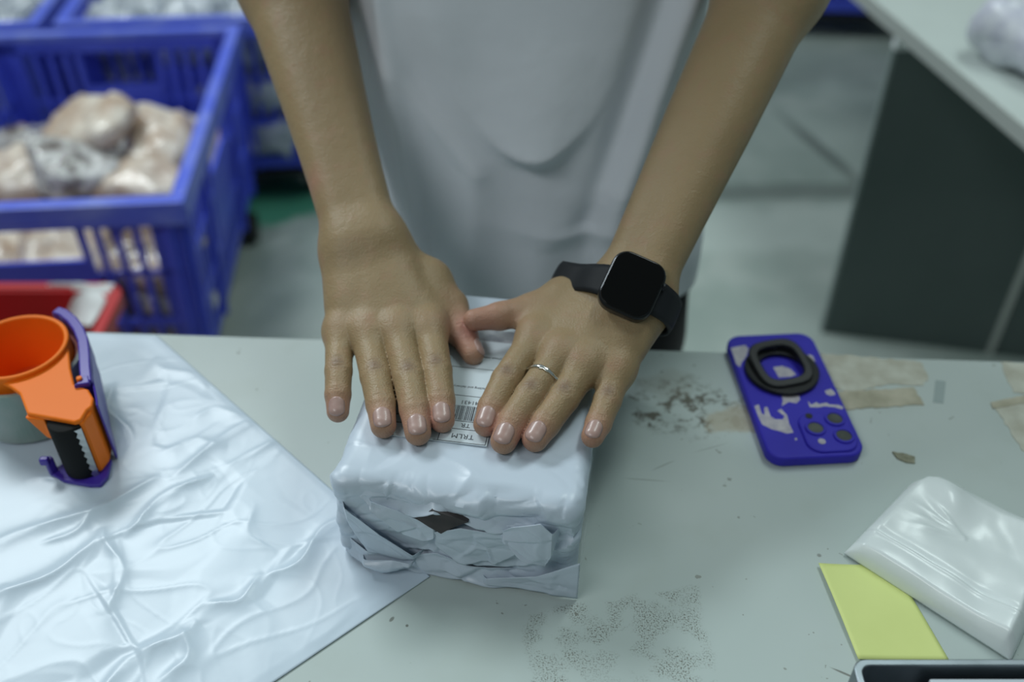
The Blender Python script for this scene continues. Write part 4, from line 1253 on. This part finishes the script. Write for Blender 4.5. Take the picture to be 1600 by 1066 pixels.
# head block: right side wall and lug
w0, w1, w2, w3 = DV(126, 656, H0), DV(136, 640, H0), DV(144, 634, H0), DV(146, 622, H0)
bm = bmesh.new()
wq = [DV(x, y, H0) for x, y in ((122, 658), (129, 655), (141, 640), (146, 622), (130, 612), (114, 640))]
prism(bm, [(p.x, p.y) for p in wq], .004, H0-.003)
obj('side_wall', bm, m_orange, disp, bevel=.0016, seg=3)
lg = DV(42, 650, H0); bm = bmesh.new()
prism(bm, [(lg.x-.003, lg.y+.001), (lg.x+.012, lg.y-.001), (lg.x+.012, lg.y+.004), (lg.x-.003, lg.y+.006)], H0-.024, H0-.003)
for v in bm.verts:
    if v.co.z < H0-.02: v.co.x = lg.x+.010 + (v.co.x-lg.x-.0045)*.35
obj('guide_lug', bm, m_orange, disp, bevel=.001, seg=2)
# roller
rcx = DV(96, 668, .056); bm = bmesh.new(); cyl(bm, (rcx.x, rcx.y+.009), .0138, .004, H0-.0045, 40)
obj('roller', bm, m_roller, disp, smooth=False, bevel=.0015)
for f in bpy.data.objects['roller'].data.polygons: f.use_smooth = True
# serrated blade
bm = bmesh.new(); bxp = DV(121, 675, .052); bxa = DV(128, 672, .052); zz = []
nt_ = 15
for k in range(nt_+1):
    z = .004 + (H0-.010)*k/nt_
    zz.append((z, .0015 if k % 2 else 0))
prev = None
for z, dx_ in zz:
    a = bm.verts.new((bxa.x, bxa.y, z)); c = bm.verts.new((bxp.x-dx_, bxp.y-dx_*.5, z))
    a2 = bm.verts.new((bxa.x, bxa.y-.0006, z)); c2_ = bm.verts.new((bxp.x-dx_, bxp.y-dx_*.5-.0006, z))
    if prev:
        bm.faces.new((prev[0], prev[1], c, a)); bm.faces.new((prev[2], a2, c2_, prev[3])); bm.faces.new((prev[1], prev[3], c2_, c))
    prev = (a, c, a2, c2_)
obj('serrated_blade', bm, m_blade, disp)
# violet cutter guard: curved band down the right side, base with hook
def band(pts, z0, z1, t, name, m, parent):
    bm = bmesh.new(); pts = [Vector((p[0], p[1], 0)) for p in pts]; n = len(pts); L = []
    for i, p in enumerate(pts):
        tt_ = (pts[min(i+1, n-1)]-pts[max(i-1, 0)]).normalized(); s_ = Vector((tt_.y, -tt_.x, 0))
        za = z0[i] if isinstance(z0, list) else z0; zb = z1[i] if isinstance(z1, list) else z1
        L.append([bm.verts.new((p+s_*t/2)+Vector((0, 0, za))), bm.verts.new((p+s_*t/2)+Vector((0, 0, zb))), bm.verts.new((p-s_*t/2)+Vector((0, 0, zb))), bm.verts.new((p-s_*t/2)+Vector((0, 0, za)))])
    for i in range(n-1):
        for k in range(4): bm.faces.new((L[i][k], L[i+1][k], L[i+1][(k+1) % 4], L[i][(k+1) % 4]))
    bm.faces.new(L[0]); bm.faces.new(L[-1][::-1])
    return obj(name, bm, m, parent, bevel=.0012, seg=2)
cv = [DV(x, y, H0+.003) for x, y in ((86, 483), (98, 487), (112, 498), (122, 512), (129, 530), (131, 550), (132, 575), (134, 596))]
# arm: its upper edge stands a little proud of the orange plate
guard = band([(p.x, p.y) for p in cv], [H0-.010]*2+[H0-.02]*6, H0+.003, .0085, 'cutter_guard', m_purple, disp)
cv2 = [DV(x, y, H0) for x, y in ((139, 540), (141, 565), (143, 590), (147, 606), (150, 622), (151, 632))]
band([(p.x, p.y) for p in cv2], [.03, .015, .006, .002, .001, .001], H0-.001, .0018, 'guard_strip', m_purple, guard)
fq = [DV(x, y, H0+.0035) for x, y in ((114, 602), (140, 598), (138, 586), (127, 588), (121, 597))]
bm = bmesh.new(); prism(bm, [(p.x, p.y) for p in fq], H0-.001, H0+.0035); obj('pivot_tab', bm, m_purple, guard, bevel=.001)
pq = DV(124, 592, H0+.004); bm = bmesh.new(); cyl(bm, (pq.x, pq.y), .0022, H0+.001, H0+.0055, 20); obj('pivot_pin', bm, m_orange, disp, bevel=.0006)
bq = [DV(x, y, .001) for x, y in ((77, 742), (100, 755), (140, 762), (158, 762), (170, 748), (176, 722), (150, 715), (110, 722))]
bm = bmesh.new(); prism(bm, [(p.x, p.y) for p in bq], .0002, .004); obj('base_plate', bm, m_purple, guard, bevel=.001)
hk = DV(80, 744, .002)
band([(hk.x-.001, hk.y+.001), (hk.x+.003, hk.y+.006)], .001, .0175, .005, 'hook', m_purple, guard)
band([(hk.x-.004, hk.y+.001), (hk.x+.003, hk.y+.001)], .0145, .021, .005, 'hook', m_purple, guard)
# clear tape roll round the hub
roll = thing('tape_roll', (disp.location.x+HC[0], disp.location.y+HC[1], TZ+tb), 'roll of clear packing tape around the hub of the orange dispenser', 'tape')
bm = bmesh.new(); ring_solid(bm, (0, 0), .0480, .0440, .002, .052, 80)
obj('tape_winding', bm, simple('clear_tape_winding', (.40, .46, .44), .15, alpha=.75, c2=(.30, .42, .38), scale=30), roll, bevel=.0006)
bm = bmesh.new(); ring_solid(bm, (0, 0), .0438, .0412, .002, .048, 64)
obj('cardboard_core', bm, simple('red_print_core', (.45, .10, .08), .6), roll)

# ------------------------------------------------------------------ blue crates
def crate(loc, rz, label, W=.48, L=.67, H=.38, tp=.022):
    root = thing('plastic_crate', loc, label, 'crate', 'blue ventilated plastic crates', rz)
    th = .006
    def panel(length, kind):
        """local frame: u along, v up 0..1 ; returns bmesh in (u, d, z) then mapped"""
        bm = bmesh.new()
        def pb(u0, u1, v0, v1, d0=0.0, d1=th): bx(bm, u0, u1, d0, d1, v0*H, v1*H)
        hl = length/2
        pb(-hl, hl, 0, .06); pb(-hl, hl, .90, 1.0, 0, th); pb(-hl, -hl+.045, 0.05, .95); pb(hl-.045, hl, .05, .95)
        pb(-hl+.01, hl-.01, .30, .345, -.002, th); pb(-hl+.01, hl-.01, .60, .64, -.002, th) if kind != 'front' else None
        nb = int((length-.09)/.030)
        cw_ = .085
        for k in range(nb+1):
            u = -hl+.045 + (length-.09)*k/nb
            mid = abs(u) < cw_
            if kind == 'front':
                if mid: pb(u-.005, u+.005, .05, .31)
                else: pb(u-.0055, u+.0055, .05, .92)
            else:
                if mid: pb(u-.006, u+.006, .05, .31)
                else: pb(u-.0065, u+.0065, .05, .92)
        # plate and hand hole in the middle
        pb(-cw_, cw_, .33, .70, -.001, th); pb(-cw_-.006, -cw_+.006, .33, .92, -.003, th); pb(cw_-.006, cw_+.006, .33, .92, -.003, th)
        if kind == 'front': pb(-hl+.01, hl-.01, .60, .63, 0, th-.003)
        for k in (0, 1, 3, 4):
            u = -hl+.02 + (length-.04)*k/4
            pb(u-.004, u+.004, .0, .98, -.010, 0)
        return bm
    for (kind, ln, rz2, off) in (('front', W, 0, L/2), ('front', W, PI, L/2), ('side', L, PI/2, W/2), ('side', L, -PI/2, W/2)):
        bm = panel(ln, kind)
        for v in bm.verts:
            t = 1 - v.co.z/H
            u, d, z = v.co.x, v.co.y, v.co.z
            v.co.x = u*(1-2*tp*t/ln); y = -off + d + tp*t
            c_, s_ = math.cos(rz2), math.sin(rz2)
            v.co = Vector((v.co.x*c_ - y*s_, v.co.x*s_ + y*c_, z))
        obj('wall_panel', bm, m_crate, root)
    bm = bmesh.new()
    r0 = .014
    for (x0, x1, y0, y1) in ((-W/2-r0, W/2+r0, -L/2-r0, -L/2+.010), (-W/2-r0, W/2+r0, L/2-.010, L/2+r0), (-W/2-r0, -W/2+.010, -L/2+.010, L/2-.010), (W/2-.010, W/2+r0, -L/2+.010, L/2-.010)):
        bx(bm, x0, x1, y0, y1, H-.012, H+.004)
    for (x0, x1, y0, y1) in ((-W/2-r0, W/2+r0, -L/2-r0, -L/2-r0+.004), (-W/2-r0, W/2+r0, L/2+r0-.004, L/2+r0), (-W/2-r0, -W/2-r0+.004, -L/2, L/2), (W/2+r0-.004, W/2+r0, -L/2, L/2)):
        bx(bm, x0, x1, y0, y1, H-.040, H-.012)
    obj('rim', bm, m_crate_rim, root, bevel=.002)
    bm = bmesh.new(); bx(bm, -W/2+tp, W/2-tp, -L/2+tp, L/2-tp, 0, .006); obj('base', bm, m_crate, root)
    return root
def dolly(loc, rz, W, L, label):
    root = thing('dolly', loc, label, 'dolly', None, rz); z = loc[2]
    bm = bmesh.new()
    for y0 in (-L/2, 0-.03, L/2-.06): bx(bm, -W/2, W/2, y0, y0+.06, .068, .088)
    for x0 in (-W/2, W/2-.05): bx(bm, x0, x0+.05, -L/2, L/2, .070, .086)
    obj('deck', bm, m_black, root, bevel=.003)
    for sx in (-1, 1):
        for sy in (-1, 1):
            Mx = Matrix.Translation((sx*(W/2-.0), sy*(L/2-.05), .034)) @ Matrix.Rotation(PI/2, 4, 'Y')
            bm = bmesh.new(); cyl(bm, (0, 0), .034, -.015, .015, 28, Mx); bx(bm, sx*W/2-.02, sx*W/2+.02, sy*(L/2-.05)-.012, sy*(L/2-.05)+.012, .05, .07)
            obj('caster', bm, m_black, root, bevel=.003)
    return root
CZ = .10; CH = .38
rimh = CZ + CH - TZ
cA1 = P(275, 312, rimh); cA2 = P(365, 45, rimh)
dv_ = (cA2-cA1); yawA = math.atan2(-dv_.x, dv_.y); LA = dv_.length; print('crate A len', LA, 'yaw', math.degrees(yawA))
ex = Vector((math.cos(yawA), math.sin(yawA), 0)); ey = Vector((-math.sin(yawA), math.cos(yawA), 0))
WA = .50
ca_ = cA1 - ex*WA/2 + ey*LA/2
A_loc = Vector((ca_.x, ca_.y, CZ))
crateA = crate(A_loc, yawA, 'blue plastic crate full of tan packets, nearest on the left behind the table', W=WA, L=LA, H=CH)
dolly((A_loc.x, A_loc.y, 0), yawA, WA-.06, LA-.06, 'black wheeled dolly under the nearest blue crate')
def cr_at(root_loc, yaw, x, y, z):
    e1 = Vector((math.cos(yaw), math.sin(yaw), 0)); e2 = Vector((-math.sin(yaw), math.cos(yaw), 0))
    return Vector(root_loc) + e1*x + e2*y + Vector((0, 0, z))
C_loc = A_loc + ex*.13 + ey*(LA/2+.06+.33); crate(C_loc, yawA, 'blue plastic crate of clear film bags, directly behind the nearest crate', W=.50, L=.66, H=CH)
D_loc = C_loc - ex*.56; crate(D_loc, yawA, 'blue plastic crate at the far upper left corner, left of the crate of clear bags', W=.50, L=.66, H=CH)
for L_, s_ in ((C_loc, 'the blue crate of clear film bags'), (D_loc, 'the far upper left blue crate')):
    dolly((L_.x, L_.y, 0), yawA, .44, .60, 'black wheeled dolly under ' + s_)
eq = P(1330, 2, -.60); E_loc = Vector((eq.x+.02, eq.y+.35, CZ)); crate(E_loc, R(-4), 'blue plastic crate far back on the floor beyond the grey desk', W=.50, L=.66, H=CH)
dolly((E_loc.x, E_loc.y, 0), R(-4), .44, .60, 'black wheeled dolly under the far right blue crate')

def pillow_mesh(w_, l_, h_, seed, nu_=30, nv_=16):
    V = []; 
    for j in range(nv_+1):
        ph_ = -PI/2 + PI*j/nv_
        for i in range(nu_):
            a = 2*PI*i/nu_
            def se(c, e): return math.copysign(abs(c)**e, c)
            x = w_/2*se(math.cos(a), .55)*se(math.cos(ph_), .45); y = l_/2*se(math.sin(a), .55)*se(math.cos(ph_), .45); z = h_/2*math.sin(ph_)
            q = Vector((x*22+seed, y*22, z*22)); n1 = noise.noise(q); n2 = max(0, 1-abs(noise.noise(q*1.6))*2)**3
            k = 1 + .16*n1
            V.append((x*k, y*k, z*(1+.5*n1) + n2*h_*.14))
    return grid_mesh('bag', V, nu_, nv_+1, wrap_u=True)
mesh_cache = {}
def bag(loc, dims, rot, m, label, seed, group):
    me = pillow_mesh(*dims, seed); 
    o = link('packet', me, m); o.location = loc; o.rotation_euler = [R(a) for a in rot]
    tag(o, label, 'bag', group); return o
gA = 'film packets in the nearest blue crate'
def A(x, y, z): return cr_at(A_loc, yawA, x, y, z)
zt = .235
def from_px(px, py, z): 
    q = P(px, py, z-TZ); return q
bag(from_px(140, 195, .44), (.17, .13, .055), (8, -10, -18), m_bagtan, 'tan packet on top of the pile in the nearest blue crate', 1.1, gA)
bag(from_px(252, 225, .385), (.13, .17, .075), (12, 6, 15), m_bagtan, 'tan packet at the right of the pile, under the crate rim', 2.3, gA)
bag(from_px(118, 262, .40), (.16, .13, .07), (18, 8, 30), m_bagclear, 'shiny clear packet with dark contents in front of the topmost tan packet', 3.2, gA)
bag(from_px(20, 278, .37), (.16, .14, .07), (4, -6, 10), m_bagtan, 'tan packet at the left edge of the picture inside the crate', 4.5, gA)
bag(from_px(218, 290, .37), (.16, .10, .06), (10, 3, -5), m_bagtan, 'low pale packet against the front wall of the nearest crate', 5.4, gA)
bag(from_px(55, 225, .36), (.13, .12, .06), (-5, 14, 70), m_bagclear, 'clear packet left of the topmost tan packet', 6.8, gA)
COLN = ('left', 'middle', 'right'); LAYN = ('bottom', 'second', 'third'); ROWN = ('front', 'middle', 'back')
rnd = random.Random(3)
n_ = 0
for iz, z in enumerate((.115+.05, .235, .30)):
    for ix in range(3):
        for iy in range(3):
            n_ += 1
            if iy == 0 or iz == 2:
                loc = A(-.155+ix*.150+rnd.uniform(-.008, .008), -LA/2+.110+iy*.195, z-CZ + rnd.uniform(-.01, .01))
                bag(loc, (.155, .165, .075), (rnd.uniform(-8, 8), rnd.uniform(-8, 8), rnd.uniform(-20, 20)), rnd.choice((m_bagtan, m_bagbrown, m_bagclear)),
                    'film packet low in the nearest crate, %s layer, %s row, %s column' % (LAYN[iz], ROWN[iy], COLN[ix]), 10+n_*1.7, 'packets low in the nearest crate')
rnd = random.Random(8)
for (L_, nm, lab) in ((C_loc, 'clear', 'clear film bag in the crate behind the nearest'), (D_loc, 'far', 'clear film bag in the far upper left crate')):
    for iz in range(3):
        for ix in range(3):
            for iy in range(2):
                if iz < 2 and iy: continue
                loc = cr_at(L_, yawA, -.15+ix*.15, -.225+iy*.2, .075+iz*.115)
                bag(loc, (.155, .19, .125), (rnd.uniform(-8, 8), rnd.uniform(-8, 8), rnd.uniform(-15, 15)), m_bagwhite, lab + ', %s layer, %s row, %s column' % (LAYN[iz], ROWN[iy*2], COLN[ix]), 60+rnd.random()*50, 'clear film bags in the ' + nm + ' crate')

# ------------------------------------------------------------------ red bin with white wrapper
rb1 = P(184, 452, -.30); rb2 = P(148, 520, -.30)
RB_W, RB_D, RB_H = .42, .26, .45
rloc = Vector((rb1.x - RB_W/2, rb1.y - RB_D/2, 0))
rbin = thing('waste_bin', rloc, 'red plastic bin between the table and the nearest blue crate', 'bin', rz=0)
bm = bmesh.new()
def frust(bm, w0_, d0_, w1_, d1_, z0, z1, r=.03, n=6):
    a = [bm.verts.new((x, y, z0)) for x, y in rrect(w0_, d0_, r, n)]; c = [bm.verts.new((x, y, z1)) for x, y in rrect(w1_, d1_, r, n)]
    return a, c
ao, co = frust(bm, RB_W*.8, RB_D*.8, RB_W, RB_D, 0, RB_H); ai, ci_ = frust(bm, RB_W*.8-.01, RB_D*.8-.01, RB_W-.012, RB_D-.012, .006, RB_H)
n = len(ao)
for p_, q_ in ((ao, co), (co, ci_), (ci_, ai)):
    for k in range(n): bm.faces.new((p_[k], p_[(k+1) % n], q_[(k+1) % n], q_[k]))
bm.faces.new(ai); bm.faces.new(ao[::-1])
obj('bin_body', bm, m_red, rbin)
bm = bmesh.new(); o_ = rrect(RB_W+.024, RB_D+.024, .035, 6); i_ = rrect(RB_W-.004, RB_D-.004, .028, 6); n = len(o_)
r4 = [[bm.verts.new((x, y, z)) for x, y in pl_] for pl_, z in ((o_, RB_H-.018), (o_, RB_H+.004), (i_, RB_H+.004), (i_, RB_H-.018))]
for j in range(4):
    for k in range(n): bm.faces.new((r4[j][k], r4[j][(k+1) % n], r4[(j+1) % 4][(k+1) % n], r4[(j+1) % 4][k]))
obj('rim', bm, m_red, rbin, bevel=.002)
# white wrapper draped in the bin
c = [P(72, 441, -.29), P(180, 444, -.29), P(142, 512, -.33), P(78, 500, -.37)]
V = []; n = 24
for j in range(n):
    for i in range(n):
        u_, v_ = i/(n-1), j/(n-1)
        p = c[0]*(1-u_)*(1-v_)+c[1]*u_*(1-v_)+c[2]*u_*v_+c[3]*(1-u_)*v_
        V.append(p + Vector((0, 0, noise.noise(p*30)*.008)))
o = link('paper_wrapper', grid_mesh('paper_wrapper', V, n, n), m_paper_w); o.modifiers.new('s', 'SOLIDIFY').thickness = .001
tag(o, 'crumpled white paper wrapper lying over the red bin', 'paper')

# ------------------------------------------------------------------ grey desk on the right
dpt = P(1285, 520, -TZ); dtop = P(1367, 0, -.08); dnr = P(1600, 195, -.08)
dd_ = (dtop - dnr); dd_.z = 0; dd_.normalize(); dn_ = Vector((dd_.y, -dd_.x, 0))      # dd_ away, dn_ to the right
DT = TZ - .08
desk = thing('desk', (dpt.x, dpt.y, 0), 'pale grey desk with dark grey end panels on the right behind the table', 'desk')
off = Vector((dpt.x, dpt.y, 0))
e0 = dnr - dd_*.40; e0.z = 0
cs = [e0, e0 + dn_*.75, e0 + dn_*.75 + dd_*1.75, e0 + dd_*1.75]
bm = bmesh.new(); prism(bm, [c_-off for c_ in cs], DT-.028, DT); obj('desktop', bm, m_desk, desk, bevel=.002)
bm = bmesh.new(); prism(bm, [e0-off-dn_*.0015, e0-off+dn_*.002, e0+dd_*1.75-off+dn_*.002, e0+dd_*1.75-off-dn_*.0015], DT-.027, DT-.001); obj('edge_band', bm, m_edge, desk)
p1 = P(1540, 552, -TZ); pv = (p1 - dpt); pv.z = 0; plen = pv.length; pv.normalize(); pn_ = Vector((-pv.y, pv.x, 0))
bm = bmesh.new(); prism(bm, [Vector((0, 0, 0)), pv*plen, pv*plen+pn_*.018, pn_*.018], 0.0, DT-.028); obj('end_panel', bm, m_panel, desk, bevel=.001)
bm = bmesh.new(); prism(bm, [pv*plen, pv*(plen+.012)-pn_*.004, pv*(plen+.012)+pn_*.02, pv*plen+pn_*.02], 0, DT-.028); obj('panel_edge', bm, m_edge, desk)
bm = bmesh.new(); prism(bm, [-pv*.004-pn_*.0005, pv*.0015-pn_*.0005, pv*.0015+pn_*.018, -pv*.004+pn_*.018], 0.0, DT-.028); obj('panel_edge', bm, simple('panel_edge_grey', (.26, .31, .30), .5), desk)
bm = bmesh.new(); prism(bm, [pv*(plen+.012), pv*(plen+.45), pv*(plen+.45)+pn_*.018, pv*(plen+.012)+pn_*.018], 0.0, DT-.028); obj('modesty_panel', bm, m_panel, desk)
bm = bmesh.new(); bx(bm, -.004, .022, -.004, .014, DT-.050, DT-.026); obj('corner_bracket', bm, m_paper_w, desk, bevel=.002)
bq = P(1585, 75, -.08+.03)
bag((bq.x+.03, bq.y, DT+.045), (.15, .17, .095), (0, 4, 30), simple('white_netted_film', (.55, .56, .66), .3, c2=(.75, .77, .82), scale=40, coat=.4), 'white bubbly film bag on the grey desk at the right edge', 91, None)
print('done', time.time()-_t)
